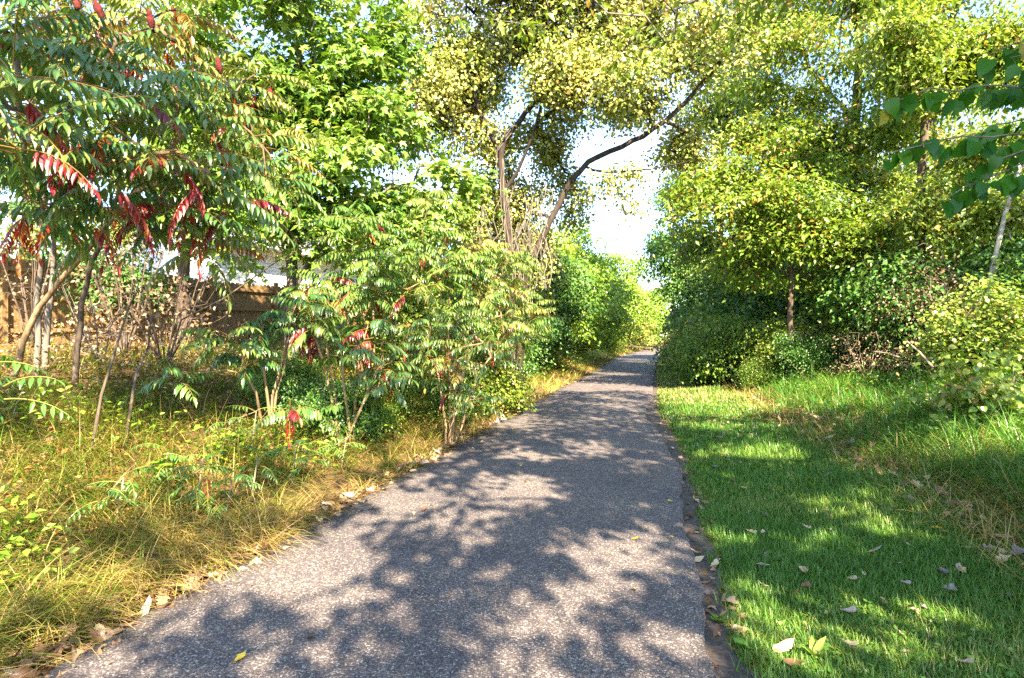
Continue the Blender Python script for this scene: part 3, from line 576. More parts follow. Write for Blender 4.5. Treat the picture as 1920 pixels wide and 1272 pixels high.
spots = [(0, 1600, 15.5, 1.0, 'dark green shrub in the middle of the right thicket'), (0, 1720, 12.6, 1.0, 'dark green shrub in front of the leaning box elder'), (0, 1870, 11.5, 1.1, 'dark green shrub at the right edge under the pale stem'),
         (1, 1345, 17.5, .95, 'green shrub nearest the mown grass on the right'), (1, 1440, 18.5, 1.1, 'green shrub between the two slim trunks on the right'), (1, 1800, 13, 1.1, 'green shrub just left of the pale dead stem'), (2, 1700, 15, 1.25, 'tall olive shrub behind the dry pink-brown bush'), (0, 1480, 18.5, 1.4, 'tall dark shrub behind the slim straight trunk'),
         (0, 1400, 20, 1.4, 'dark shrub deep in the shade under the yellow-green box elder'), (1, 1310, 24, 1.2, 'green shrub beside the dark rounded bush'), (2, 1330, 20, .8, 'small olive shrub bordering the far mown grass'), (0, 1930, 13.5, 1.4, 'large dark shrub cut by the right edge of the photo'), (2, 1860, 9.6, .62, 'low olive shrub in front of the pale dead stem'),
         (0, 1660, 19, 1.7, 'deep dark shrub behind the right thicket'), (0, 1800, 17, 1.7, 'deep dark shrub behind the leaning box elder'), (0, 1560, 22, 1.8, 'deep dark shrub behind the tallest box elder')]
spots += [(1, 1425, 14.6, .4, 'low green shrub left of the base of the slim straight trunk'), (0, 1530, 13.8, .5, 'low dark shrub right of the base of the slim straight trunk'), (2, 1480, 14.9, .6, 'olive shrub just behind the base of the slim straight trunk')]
for k, px, Y, s, lab in spots: copy_tree(SH[k], gp(px, Y), rng.uniform(0, tau), s, lab, 'shrubs of the right-hand thicket')
for k, px, Y, s, lab in [(1, 690, 7.8, .32, 'knee-high leafy shrub before the bare sumac stems'), (0, 620, 7.4, .34, 'dark knee-high shrub under the red-leaved sumac'), (1, 540, 8.2, .42, 'leafy low shrub under the young drooping sumac'),
                        (1, 720, 9.2, .42, 'low leafy shrub under the sunlit sumacs nearest the path'), (1, 850, 9.6, .42, 'low leafy shrub between two sunlit sumacs'), (2, 915, 11, .5, 'pale low shrub beside the golden grass of the verge'), (1, 840, 11.5, .75, 'green shrub behind the pale-tipped sumac'), (2, 760, 13, .9, 'olive shrub behind the sunlit sumacs'),
                        (1, 955, 20, .8, 'green shrub under the cottonwood beside the dry grass'), (2, 1015, 25, .8, 'olive shrub on the left verge before the bend'), (1, 880, 17, .9, 'green shrub at the foot of the vine-hung trunk'), (2, 1070, 32, .8, 'pale shrub at the foot of the bright round-topped tree'), (0, 860, 19, 1.1, 'dark shrub behind the lit sumacs'), (0, 970, 18.5, .9, 'dark shrub in the shade below the hanging vines'), (2, 1130, 44, .9, 'faraway pale shrub at the left of the bend')]:
    copy_tree(SH[k], gp(px, Y), rng.uniform(0, tau), s, lab, 'shrubs of the left verge')
shrub('dry bush with curled pinkish-brown leaves before the fence', gp(310, 9.2), 2.4, 1.3, 'dry', 130, 1.5, OVATE, .08, 71, 11, 'bark_dark', .1, 'dry_bush', 'bush', fold=1.2, upn=.1)
for lab, px, Y, h, r, mt, sd_ in (('brownish green yard shrub behind the fence at the far left', 40, 13.4, 3.6, 1.9, 'yard', 78), ('dark yard shrub behind the fence under the leaning sumac trunk', 200, 13.6, 3.4, 1.5, 'dark', 79)):
    shrub(lab, gp(px, Y), h, r, mt, 150, 22, OVATE, .11, sd_)
shrub('tall dry brown-leaved bush tangled behind the sumac trunks', gp(235, 10.2), 2.9, 1.1, 'dry', 130, .9, OVATE, .08, 76, 12, 'bark_dark', .1, 'dry_bush', 'bush', fold=1.2, upn=.1)
shrub('dry brown-leaved bush at the far left before the fence', gp(60, 10), 2.6, .9, 'dry', 90, .8, OVATE, .08, 77, 10, 'bark_dark', .1, 'dry_bush', 'bush', fold=1.2, upn=.1)
shrub('smaller dry bush with brown leaves beside the leaning sumac trunk', gp(190, 8.6), 1.7, .8, 'dry', 70, 1.6, OVATE, .08, 72, 5, 'bark_grey', .1, 'dry_bush', 'bush', fold=1.2, upn=.1)
shrub('dry pinkish bush in the upper right thicket', at(1755, 560, 11.5)*[1, 1, 0]+[0, 0, .8], 2.6, .95, 'dry', 150, 12, OVATE, .055, 73, 7, 'twig', .1, 'dry_bush', 'bush', fold=1.2, upn=.1)
shrub('low twiggy brown bush in front of the dark shrubs on the right', gp(1625, 12), 1.25, .7, 'dry', 90, 6, OVATE, .04, 74, 9, 'twig', .1, 'dry_bush', 'bush', fold=1.2, upn=.1)
shrub('low pale-leaved bush in the tall grass at the right edge', gp(1850, 7.2), .95, .75, 'elder', 60, 8, HEART, .08, 75, 6, 'twig', .1, 'bush', 'bush')

# ------------------------------------------------------------------ sumacs: rosettes of drooping feather leaves
def frond_arrays(p, az, el, L, n, ll, curve, drop, tint, tj=.08):
    s = np.linspace(0, 1, n+3); th = el-curve*s; h = np.array([cos(az), sin(az), 0]); side = np.array([-sin(az), cos(az), 0])
    d = np.cos(th)[:, None]*h+np.sin(th)[:, None]*UP; pts = p+np.concatenate([[[0, 0, 0]], np.cumsum(d[:-1]*L/(n+2), 0)])
    i = np.arange(3, n+3); P = np.repeat(pts[i], 2, 0); dd = np.repeat(d[i], 2, 0); sg = np.tile([1., -1.], n)[:, None]
    ss = np.repeat(s[i], 2); size = ll*np.sin(pi*(.22+.7*ss))**.6*rng.uniform(.85, 1.1, 2*n)
    ax = sg*side*.8+dd*.42-UP*drop+rng.normal(0, .12, (2*n, 3)); nr = UP*.9+sg*side*.7*drop+dd*.25+rng.normal(0, .15, (2*n, 3))
    P = np.concatenate([P, pts[-1:]]); ax = np.concatenate([ax, d[-1:]-UP*.2]); nr = np.concatenate([nr, [UP+.3*h]]); size = np.append(size, ll*.85)
    return pts, P, ax, nr, size, np.clip(tint+rng.normal(0, tj, 2*n+1), 0, 1)
LFT = (LANCE[0]*np.array([1.05, 1, 1]), LANCE[1])
def sumac(label, base, limbs, tips, mat, nf=(6, 9), L=.76, ll=.165, red=.07, fruit=(), tint=.35, bark='bark_grey', group=None, drop=(.55, 1.0), name='sumac_tree', cat='tree', rt=.012, pairs=10):
    root = empty(name, base, label, cat, group)
    sk = Skel(limbs, .25); tips = np.asarray(tips, float); sk.grow(tips, step=.22, jit=.025, rt=rt, rmax=.035, up=.8, bow=.04)
    kids = [sk.mesh('trunk', M[bark], root, k_big=9, k_small=6)]
    st = MB(); G = []; Rd = []
    for p in tips:
        a0 = rng.uniform(0, tau); m_ = rng.integers(nf[0], nf[1]+1); tt = rng.normal(tint, .12)
        for k in range(m_):
            u = k/m_; az = a0+k*2.4+rng.normal(0, .2); el = R(38-50*u+rng.normal(0, 9)); Lf = L*rng.uniform(.75, 1.15)
            q = p-UP*.12*u+rng.normal(0, .015, 3)
            isr = rng.random() < red*(1.8 if u > .6 else .6)
            if isr: el -= .4
            r = frond_arrays(q, az, el, Lf*(.8 if isr else 1), pairs, ll*(.85 if isr else 1), rng.uniform(.6, 1.25), rng.uniform(*drop)*(1.5 if isr else 1), .4 if isr else tt+.1*u, .25 if isr else .08)
            st.tube(r[0], np.linspace(.0045, .002, len(r[0])), 4, .97); (Rd if isr else G).append(r[1:])
    for nm, A, mt in (('foliage', G, mat), ('red_foliage', Rd, 'red')):
        if not A: continue
        A = [np.concatenate(x) for x in zip(*A)]
        W, Fc, tt = scatter(LFT, A[0], A[1], A[2], A[3], A[4]); st2 = MB(); st2.add(W, None, Fc, tt)
        if nm == 'foliage': st2.add(np.concatenate(st.V), np.concatenate(st.Q), None, .97)
        kids.append(st2.build(nm, M[mt], root, False))
    for p in fruit:
        n = 9; s_ = np.linspace(0, 1, n); Lc = rng.uniform(.13, .19); dv = norm(np.array([rng.normal(0, .3), rng.normal(0, .3), 1]))
        f = MB(); rr = .036*np.sin(pi*np.clip(s_*.93+.05, 0, 1))**.7*(1-.35*s_)+.004
        f.tube(np.asarray(p)+dv*(s_[:, None]*Lc), rr, 10)
        f.V[0] = f.V[0]+rng.normal(0, .005, f.V[0].shape); kids.append(f.build('fruit_cone', M['fruit'], root))
    KIDS[root.name] = kids
    return root
M['stalk'] = plain_mat('leaf_stalk', (.16, .10, .04), .6, .4, 4)
S1 = gp(68, 7.3); S2 = gp(18, 6.8); S3 = gp(140, 7.1); S4 = gp(84, 7.7)
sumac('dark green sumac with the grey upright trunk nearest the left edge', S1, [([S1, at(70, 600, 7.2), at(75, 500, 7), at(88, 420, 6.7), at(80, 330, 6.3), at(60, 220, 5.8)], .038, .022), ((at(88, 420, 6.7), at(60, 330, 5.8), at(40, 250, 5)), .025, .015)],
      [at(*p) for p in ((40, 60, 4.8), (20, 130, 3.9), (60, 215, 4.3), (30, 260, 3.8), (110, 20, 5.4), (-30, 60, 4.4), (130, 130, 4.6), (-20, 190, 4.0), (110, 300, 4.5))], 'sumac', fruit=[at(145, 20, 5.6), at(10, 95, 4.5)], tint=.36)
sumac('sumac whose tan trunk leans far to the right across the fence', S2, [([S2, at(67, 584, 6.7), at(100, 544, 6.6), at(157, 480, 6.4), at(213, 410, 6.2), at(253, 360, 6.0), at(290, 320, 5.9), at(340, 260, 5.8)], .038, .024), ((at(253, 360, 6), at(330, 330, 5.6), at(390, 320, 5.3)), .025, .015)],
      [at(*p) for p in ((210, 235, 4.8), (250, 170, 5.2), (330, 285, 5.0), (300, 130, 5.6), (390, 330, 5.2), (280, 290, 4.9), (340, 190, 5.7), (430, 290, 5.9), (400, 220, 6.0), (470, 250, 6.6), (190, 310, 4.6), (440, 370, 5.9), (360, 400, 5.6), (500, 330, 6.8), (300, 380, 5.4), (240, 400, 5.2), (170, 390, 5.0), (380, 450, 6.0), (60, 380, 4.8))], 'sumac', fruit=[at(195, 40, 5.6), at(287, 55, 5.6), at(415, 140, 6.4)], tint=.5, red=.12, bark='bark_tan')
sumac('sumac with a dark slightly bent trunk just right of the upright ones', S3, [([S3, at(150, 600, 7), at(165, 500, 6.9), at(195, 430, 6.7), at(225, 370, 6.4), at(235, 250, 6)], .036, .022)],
      [at(*p) for p in ((210, 90, 5.8), (160, 50, 5.6), (300, 60, 6.4), (170, 200, 5.2), (260, 20, 6.4), (420, 150, 7.0), (360, 90, 7), (450, 200, 7.2), (500, 260, 7.4), (520, 330, 7.4), (340, 20, 6.6), (480, 140, 7.4))], 'sumac', fruit=[at(330, 45, 6.8), at(510, 190, 7.3)], tint=.68, red=.1, bark='bark_dark')  # raised tint puts sunlight into the colour of these fronds
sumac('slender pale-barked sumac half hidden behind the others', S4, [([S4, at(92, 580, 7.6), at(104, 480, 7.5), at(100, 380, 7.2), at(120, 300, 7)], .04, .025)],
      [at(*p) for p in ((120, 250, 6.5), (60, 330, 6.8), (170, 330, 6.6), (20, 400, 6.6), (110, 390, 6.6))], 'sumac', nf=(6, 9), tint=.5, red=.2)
# sunlit sumacs by the path
def bushy(label, base, tips, **kw):
    L = []
    for p in tips[:5]:
        p = np.asarray(p); L.append(([base+rng.normal(0, .06, 3)*[1, 1, 0], base*.6+p*.4+[0, 0, .25*(p[2]-base[2])*.4], p*.8+base*.2+[0, 0, .12]], .02, .012))
    ex = kw.pop('ex', 2)
    tips = list(tips)+[np.asarray(p)+rng.normal(0, 1, 3)*[.34, .3, .30]-[0, 0, .18] for p in tips for _ in range(ex)]
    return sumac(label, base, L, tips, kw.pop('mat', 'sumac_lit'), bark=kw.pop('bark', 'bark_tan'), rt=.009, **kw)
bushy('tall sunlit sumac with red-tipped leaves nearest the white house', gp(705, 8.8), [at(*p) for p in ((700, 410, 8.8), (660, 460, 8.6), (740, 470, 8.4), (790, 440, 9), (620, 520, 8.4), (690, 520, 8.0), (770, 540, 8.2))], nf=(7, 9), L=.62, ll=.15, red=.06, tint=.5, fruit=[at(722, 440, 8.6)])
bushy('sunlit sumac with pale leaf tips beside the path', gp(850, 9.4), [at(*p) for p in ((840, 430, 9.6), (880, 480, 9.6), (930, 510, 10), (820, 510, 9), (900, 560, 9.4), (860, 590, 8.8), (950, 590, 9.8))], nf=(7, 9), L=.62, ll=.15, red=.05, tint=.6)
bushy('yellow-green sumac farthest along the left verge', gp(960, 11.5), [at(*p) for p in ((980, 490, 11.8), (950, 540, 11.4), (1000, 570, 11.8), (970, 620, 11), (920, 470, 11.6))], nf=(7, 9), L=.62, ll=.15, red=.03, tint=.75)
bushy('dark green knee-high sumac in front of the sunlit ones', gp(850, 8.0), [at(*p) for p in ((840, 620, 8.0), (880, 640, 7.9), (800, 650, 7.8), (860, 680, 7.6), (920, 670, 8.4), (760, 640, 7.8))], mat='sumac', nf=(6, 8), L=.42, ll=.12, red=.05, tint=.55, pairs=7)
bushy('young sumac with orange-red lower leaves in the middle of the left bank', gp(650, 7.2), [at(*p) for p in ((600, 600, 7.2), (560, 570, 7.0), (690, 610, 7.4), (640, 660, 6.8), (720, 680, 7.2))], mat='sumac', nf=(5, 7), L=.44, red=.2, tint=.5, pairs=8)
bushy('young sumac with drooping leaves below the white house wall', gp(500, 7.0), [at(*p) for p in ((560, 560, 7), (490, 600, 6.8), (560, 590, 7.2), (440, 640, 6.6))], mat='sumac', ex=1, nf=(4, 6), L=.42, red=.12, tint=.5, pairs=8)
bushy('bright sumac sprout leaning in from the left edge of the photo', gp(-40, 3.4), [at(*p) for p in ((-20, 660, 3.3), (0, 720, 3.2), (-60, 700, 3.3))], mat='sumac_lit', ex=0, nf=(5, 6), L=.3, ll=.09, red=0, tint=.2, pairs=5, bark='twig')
seed = [(420, 890, 4.6, 'sumac seedling standing closest to the path edge'), (300, 820, 4.9, 'sumac seedling among the long grass left of the middle'), (545, 790, 5.6, 'sumac seedling with pale yellow-green leaflets'), (470, 740, 6.2, 'sumac seedling in the shade before the young sumac'),
        (215, 880, 4.2, 'low sumac seedling with a few yellow leaves'), (365, 860, 4.5, 'small sumac seedling between two larger ones'), (640, 760, 6.4, 'sumac seedling with bent leaves below the red leaves'), (470, 830, 5.0, 'sumac seedling leaning toward the path')]
for px, Y, lab in [(a, c_, d) for a, b_, c_, d in seed]:
    b0 = gp(px, Y); h = rng.uniform(.3, .5)
    sumac(lab, b0, [([b0, b0+[.02, 0, h*.5], b0+[.05, .02, h]], .008, .005)], [b0+[.05, .02, h], b0+[rng.normal(0, .1), rng.normal(0, .1), h*.75]], 'sumac_lit', nf=(4, 6), L=.26, ll=.075, red=.05, tint=.2, pairs=6, group='sumac seedlings in the left bank', name='sumac_seedling', cat='seedling', rt=.004, drop=(.2, .6), bark='twig')
# bare leaning saplings
for pts, lab in (([(168, 815, 5.2), (190, 740, 5.3), (215, 660, 5.4), (240, 580, 5.6), (262, 540, 5.7)], 'thin dark leaning stem left of the other in the grass'), ([(232, 765, 5.6), (255, 700, 5.7), (278, 650, 5.8), (285, 590, 6)], 'short dark leaning stem right of the thinner one'),
                 ([(340, 600, 8), (420, 560, 8), (520, 490, 8.1), (620, 440, 8.3)], 'long bare branch slanting up in front of the fence')):
    p = [at(*q) for q in pts]; p[0][2] = gz(p[0][0], p[0][1])-.02 if pts[0][0] < 300 else p[0][2]
    if pts[0][0] > 300: p = [gp(300, 7.9)]+p
    f = MB(); f.tube(p, np.linspace(.016, .006, len(p)), 6)
    for k in range(6):
        a = np.array(p[-2])+(np.array(p[-1])-p[-2])*rng.random(); f.tube([a, a+rng.normal(0, .08, 3)+[0, 0, .06], a+rng.normal(0, .16, 3)+[0, 0, .14]], [.004, .003, .002], 4)
    tag(f.build('bare_sapling', M['bark_dark']), lab, 'sapling')

# gaps cut into the unseen crowns so that light patches fall here on the ground (frame position, half size)
GAPS = [(625, 1075, 110, 75), (545, 1030, 70, 30), (408, 1235, 38, 30), (325, 1183, 34, 20), (778, 1203, 20, 18), (180, 1220, 120, 52), (935, 905, 70, 24), (990, 925, 45, 28), (770, 935, 75, 42), (1082, 1038, 52, 40), (1060, 1118, 46, 28), (1160, 1010, 30, 24), (1205, 1045, 34, 30),
        (1100, 1195, 30, 27), (1182, 948, 32, 12), (1410, 1120, 48, 62), (1440, 1200, 70, 45), (970, 789, 40, 16), (1080, 731, 26, 6), (1080, 840, 35, 16), (1160, 765, 26, 8), (1020, 860, 22, 12), (1290, 752, 50, 10), (1180, 880, 24, 12), (905, 1010, 24, 10), (960, 1140, 18, 14), (690, 1230, 24, 14), (880, 1090, 14, 10), (1310, 850, 30, 12), (1560, 940, 50, 24), (1420, 850, 60, 16), (1340, 800, 40, 10), (1500, 1010, 36, 22), (1700, 1130, 50, 30), (1640, 1000, 40, 18), (1330, 970, 20, 20)]
GG = []
for a_, b_, c_, d_ in GAPS:
    y_ = CZ*F/(b_-HY); GG.append(((a_-HX)/F*y_, y_, c_/F*y_, d_*y_*y_/(CZ*F)))
GG = np.array(GG)
def lit(P, mar=.10):
    gx = P[:, 0]-P[:, 2]*sd[0]/sd[2]; gy_2 = P[:, 1]-P[:, 2]*sd[1]/sd[2]
    e = ((gx[:, None]-GG[:, 0])/(GG[:, 2]+mar))**2+((gy_2[:, None]-GG[:, 1])/(GG[:, 3]+mar))**2
    return (e < 1).any(1)
def overhead(n, x0, x1, y0, y1, z0, z1, thr):
    """leaf clusters whose shade falls between x0..x1, y0..y1 on the ground"""
    G = np.stack([rng.uniform(x0, x1, n), rng.uniform(y0, y1, n), np.zeros(n)], -1)
    ex = eL(G[:, 1])-.15-G[:, 0]; G = G[(noise3(G, 2.4, 77) > thr) & ((ex < 0) | (rng.random(len(G)) < .25)) & (G[:, 0] < eR(G[:, 1])+np.where(G[:, 1] < 11, 2.6, .2))]; z = rng.uniform(z0, z1, len(G))
    P = G+np.outer(z/sd[2], sd); return P[~lit(P, .05)]
# ------------------------------------------------------------------ tree with heart-shaped leaves, its trunk just outside the frame on the right
b0 = np.array([4.5, .6, gz(4.5, .6)]); root = empty('heart_leaf_tree', b0, 'dark heart-shaped leaves on thin branches reaching in at the upper right', 'tree')
br = [[(2100, 150, 2.95), (1960, 162, 3.0), (1850, 163, 3.0), (1750, 170, 3.0), (1690, 178, 3.02), (1655, 195, 3.05)], [(2100, 250, 2.8), (1960, 262, 2.9), (1840, 262, 2.9), (1740, 262, 2.95), (1660, 288, 3.0)],
      [(2100, 260, 2.75), (1960, 268, 2.75), (1880, 288, 2.8), (1820, 310, 2.85), (1790, 345, 2.9)], [(2100, 60, 2.9), (1960, 70, 2.9), (1900, 82, 2.95), (1850, 105, 3.0)], [(2100, 320, 2.6), (1960, 330, 2.6), (1890, 325, 2.65)], [(2100, 215, 2.9), (1960, 218, 2.9), (1880, 225, 2.95), (1830, 240, 3)], [(1960, 268, 2.75), (1900, 310, 2.75), (1830, 340, 2.8), (1775, 372, 2.85)], [(2100, 110, 2.7), (1960, 100, 2.75), (1890, 110, 2.8)]]
hub = np.array([3.9, 1.9, 3.4])
limbs = [([b0, b0+[0, 0, 1.5], b0+[-.1, .1, 3], b0+[-.3, 0, 5.2], b0+[-.4, -.2, 7]], .12, .05), ((b0+[-.05, .05, 2], b0+[-.3, .8, 2.9], hub), .05, .02)]
for k in br: limbs.append(([hub]+[at(*q) for q in k], .010, .003))
sk = Skel(limbs, .12)
tips = lobe_points([((3.9, -.4, 5.2), (1.8, 1.8, 1.1)), ((3.4, -1.6, 6.6), (2.0, 1.8, 1.2)), ((4.4, 1.2, 5.4), (1.6, 1.2, .9)), ((5.4, -1.5, 5.0), (1.6, 2, 1.4))], 230, .45, 81, 2.2)
tips = tips[~lit(tips, .18)]  # unseen crown opened where light should reach the ground
nl = sk.nl; sk.grow(tips, step=.3, up=.4); sk.mesh('trunk', M['bark_grey'], root)
Pl, Al, Nl, Sl, Tl = [], [], [], [], []
pm = MB()
for k in br:
    q = np.array([at(*z) for z in k]); seg = np.concatenate([[0], np.cumsum(np.linalg.norm(np.diff(q, axis=0), axis=1))])
    for s_ in np.arange(.2, seg[-1]+.01, .036):
        p = np.array([np.interp(s_, seg, q[:, j]) for j in range(3)])
        e = p+rng.normal(0, .018, 3)+[0, 0, -.035]; pm.tube([p, (p+e)/2+[0, 0, .004], e], .0016, 4, .9)
        a = rng.normal(0, .42, 3)-UP*.95+np.array([-.25, 0, 0]); Pl.append(e); Al.append(a); Nl.append(rng.normal(0, .45, 3)+np.array([-.1, -.9, .35])); Sl.append(rng.uniform(.07, .112)); Tl.append(rng.beta(1.6, 1.7)*.9 if rng.random() < .95 else 1.)
W, Fc, tt = scatter((HEART[0]*[.84, 1, 1], HEART[1]), np.array(Pl), np.array(Al), np.array(Nl), np.array(Sl), np.array(Tl)); pm.add(W, None, Fc, tt); pm.build('foliage', M['heart'], root)
leaves(tips, 14, .2, HEART, .11, M['heart'], root, tcol=(.4, .2), upn=.8)

# unseen trees added out of the frame, crowns shaped for the shade that falls into it
def shade_tree(label, base, lobes, n, per, rad, size, tm, mt, seed, gap=.2, gf=1.2, h=8, extra=None):
    b0 = np.array([base[0], base[1], gz(*base)]); root = empty('shade_tree', b0, label, 'tree')
    sk = Skel([([b0, b0+[.1, 0, h*.3], b0+[0, .1, h*.6], b0+[.1, 0, h*.9]], .2, .06)])
    tips = lobe_points(lobes, n, gap, seed, gf); tips = tips[~lit(tips, .2)]
    if extra is not None: tips = np.concatenate([tips, extra])
    sk.grow(tips, step=.5, rt=.0035, rmax=.022); sk.mesh('trunk', M['bark_grey'], root)
    leaves(tips, per, rad, tm, size, M[mt], root, dens=1.5)
OV = overhead(2600, -3.0, 7.5, 1.3, 15.6, 5.6, 7.8, -1.15)
back = OV[:, 1] < .8
shade_tree('unseen broad leafy tree shaped for its shade just outside the photo behind the camera on the right', (5.4, -5.2), [((5.6, -3.2, 6.4), (2.0, 2.2, 1.2))], 90, 17, .14, .12, MAPLE, 'maple', 91, .3, 2.2, extra=OV[back])
shade_tree('unseen tall leafy tree added for its shade just outside the photo behind the camera on the left', (-5, -3.4), [((-2.0, .2, 8.0), (1.4, 1.4, .8)), ((-3.2, -1, 7.6), (1.6, 1.6, .9))], 120, 26, .25, .13, MAPLE, 'maple', 92, .2, 1.6, h=9)
shade_tree('unseen leafy tree added outside the left edge of the photo shading the fence', (-10.5, 6.5), [((-10.2, 8.2, 5.0), (1.5, 1.5, 1.3)), ((-9.6, 9.6, 5.6), (1.2, 1.4, 1.0)), ((-11.5, 6.6, 5), (1.6, 1.8, 1.6))], 170, 22, .25, .13, MAPLE, 'maple', 95, .4, 1.8, h=7)
shade_tree('unseen bushy tree added outside the right edge of the photo shading the lawn', (9.6, 2.4), [((8.6, 2.8, 5.0), (2.2, 2, 1.8)), ((7.0, 1.4, 6.0), (1.8, 1.8, 1.2)), ((10.4, 4.5, 5.2), (2.2, 2, 2))], 170, 20, .2, .12, OVATE, 'elder', 93, .35, 1.6, extra=OV[~back])
shade_tree('unseen bushy tree added for its shade outside the right edge of the photo behind the pale dead stem', (12.5, 9), [((11.5, 8.6, 4.6), (1.8, 2.2, 2.0)), ((10.2, 7.0, 7.6), (2.2, 2.2, 1.2)), ((12.8, 10.5, 5.8), (2.2, 2.2, 2.2))], 300, 26, .25, .13, OVATE, 'elder', 94, .3, 1.5)

# ------------------------------------------------------------------ grass, weeds, litter (nobody could count it)
def blades(P, hd, L, w, lean, bend, nseg=3):
    n = len(P); s = np.linspace(0, 1, nseg+1)
    h = np.stack([np.cos(hd), np.sin(hd), np.zeros(n)], -1); side = np.stack([-np.sin(hd), np.cos(hd), np.zeros(n)], -1)
    pts = [P.copy()]
    for k in range(nseg):
        th = lean+bend*(s[k]+s[k+1])/2
        pts.append(pts[-1]+(L/nseg)[:, None]*(np.sin(th)[:, None]*h+np.cos(th)[:, None]*UP))
    V = np.zeros((n, nseg+1, 2, 3))
    for k in range(nseg+1):
        hw = (w*(1-s[k]**1.6)*.5+.0003)[:, None]*side; V[:, k, 0] = pts[k]-hw; V[:, k, 1] = pts[k]+hw
    i = (np.arange(n)*(nseg+1)*2)[:, None]; k = np.arange(nseg)[None]*2
    Q = np.stack([i+k, i+k+1, i+k+3, i+k+2], -1).reshape(-1, 4)
    return V.reshape(-1, 3), Q, (nseg+1)*2
def bands(dens, y0, y1, side, d0, d1, step=1.2):
    """random ground points in the strip d0..d1 m from the path edge, only where the camera could look with a margin"""
    Xs, Ys, D = [], [], []
    y = y0
    while y < y1:
        st_ = step*max(1, y/6); w = d1-d0; n = int(dens(max(y, 2.5))*w*st_)
        Yv = rng.uniform(y, y+st_, n); d = rng.uniform(d0, d1, n); X = eR(Yv)+d if side > 0 else eL(Yv)-d
        k = np.abs(X) < .93*Yv+1.5; Xs.append(X[k]); Ys.append(Yv[k]); D.append(d[k]); y += st_
    return np.concatenate(Xs), np.concatenate(Ys), np.concatenate(D)
def stuff(name, label, V, Q, mat, tint): return tag(mk(name, V, Q, mat, None, tint), label, name.replace('_', ' '), kind='stuff')
# mown lawn
X, Y, D = bands(lambda r: 9000*(2.6/r)**1.55, 1.6, 62, 1, .10, 3.1)
edge = .17+.05*wob(Y, 21, 3)+.03*wob(Y, 22, 9)+.07*np.exp(-((Y-9)/2)**2)-.08*np.clip((Y-14)/8, 0, 1)
lim = 2.35+.25*wob(Y, 31, 1.3)
k = (D > edge+rng.normal(0, .06, len(D))) & (D < lim+rng.normal(0, .12, len(D))); X, Y, D = X[k], Y[k], D[k]; n = len(X)
P = np.stack([X, Y, height(X, Y)], -1); nz = noise3(P*[1, 1, 0], 1.7, 5)
dry = np.clip((noise3(P*[1, 1, 0], 1.6, 6)+.55+1.9*np.clip((Y-9)/8, 0, 1)+.5*np.clip((D-2.3)/.5, 0, 1))*.5, 0, 1)  # random dry patches; farther off, sunlit yellow is put into the colour
L = rng.uniform(.03, .085, n)*(1+.4*nz)*(1+Y/40); tint = np.clip(rng.beta(2, 2.4, n)*.86+dry*rng.random(n)**1.4*.6+.38*np.clip((Y-9.5)/6, 0, 1)*rng.random(n), 0, 1)  # last tint term also paints the far lawn sunlit
V, Q, kk = blades(P, rng.uniform(0, tau, n)+.6*nz, L, .0042*np.maximum(1, Y/4.2), rng.uniform(.1, .8, n), rng.uniform(.2, 1.3, n), 2)
stuff('mown_grass', 'short mown green lawn along the right of the path', V, Q, M['lawn'], np.repeat(tint, kk))
# golden long grass and brown weeds of the left bank
def tussocks(X, Y, D, per, spread):
    n = len(X); I = np.repeat(np.arange(n), per); a = rng.uniform(0, tau, len(I)); r = spread*rng.random(len(I))**.5
    return I, a, np.stack([X[I]+r*np.cos(a), Y[I]+r*np.sin(a)], -1)
X, Y, D = bands(lambda r: 95*(3.4/r)**1.1, 1.2, 62, -1, -.10, 7.5)
k = D > .13*np.clip((9-Y)/4, 0, 1)+.02+.12*wob(Y, 41, 2.1)+.06*wob(Y, 43, 7)-.08*np.clip((Y-6)/6, 0, 1); X, Y, D = X[k], Y[k], D[k]
keep = rng.random(len(X)) < np.where(D > 4.4, .55, np.where(D > 2.6, .95, 1)); X, Y, D = X[keep], Y[keep], D[keep]
I, a, XY = tussocks(X, Y, D, 15, .09); n = len(I); x, y = XY[:, 0], XY[:, 1]; d = eL(y)-x
k = d > .02-.15*np.clip((y-6)/5, 0, 1); I, a, x, y, d = I[k], a[k], x[k], y[k], d[k]; n = len(x)
P = np.stack([x, y, height(x, y)-.01], -1); c2 = noise3(P*[1, 1, 0], 1.5, 9); c3 = noise3(P*[1, 1, 0], .8, 10)
hd = a+.5*np.sin(a)*0; tow = np.arctan2(-.25, 1.); mixd = rng.random(n) < .4+.25*near if False else rng.random(n) < .55
hd = np.where(mixd, tow+rng.normal(0, .7, n), a)
near = np.clip(1-d/1.7, 0, 1)
flow = tow+1.1*noise3(P*[1, 1, 0], .9, 19)+rng.normal(0, .45, n); hd = np.where(rng.random(n) < .6, flow, a)
L = rng.uniform(.2, .68, n)*(1+.25*c2)*np.clip(.66+d*.5, .66, 1)
g = np.clip(.46+.24*near+.10*c2+.1*np.clip((y-12)/8, 0, 1), 0, 1)
tint = np.clip(g+rng.normal(0, .26, n), 0, 1); grn = rng.random(n) < .30*(1-.5*near)+.16*c3; tint[grn] = rng.uniform(0, .42, grn.sum())
V, Q, kk = blades(P, hd, L, rng.uniform(.003, .0075, n)*np.maximum(1, y/5.5), rng.uniform(.3, 1.25, n), rng.uniform(.5, 1.7, n), 5)
stuff('long_grass', 'matted golden and green long grass covering the left bank', V, Q, M['straw'], np.repeat(tint, kk))
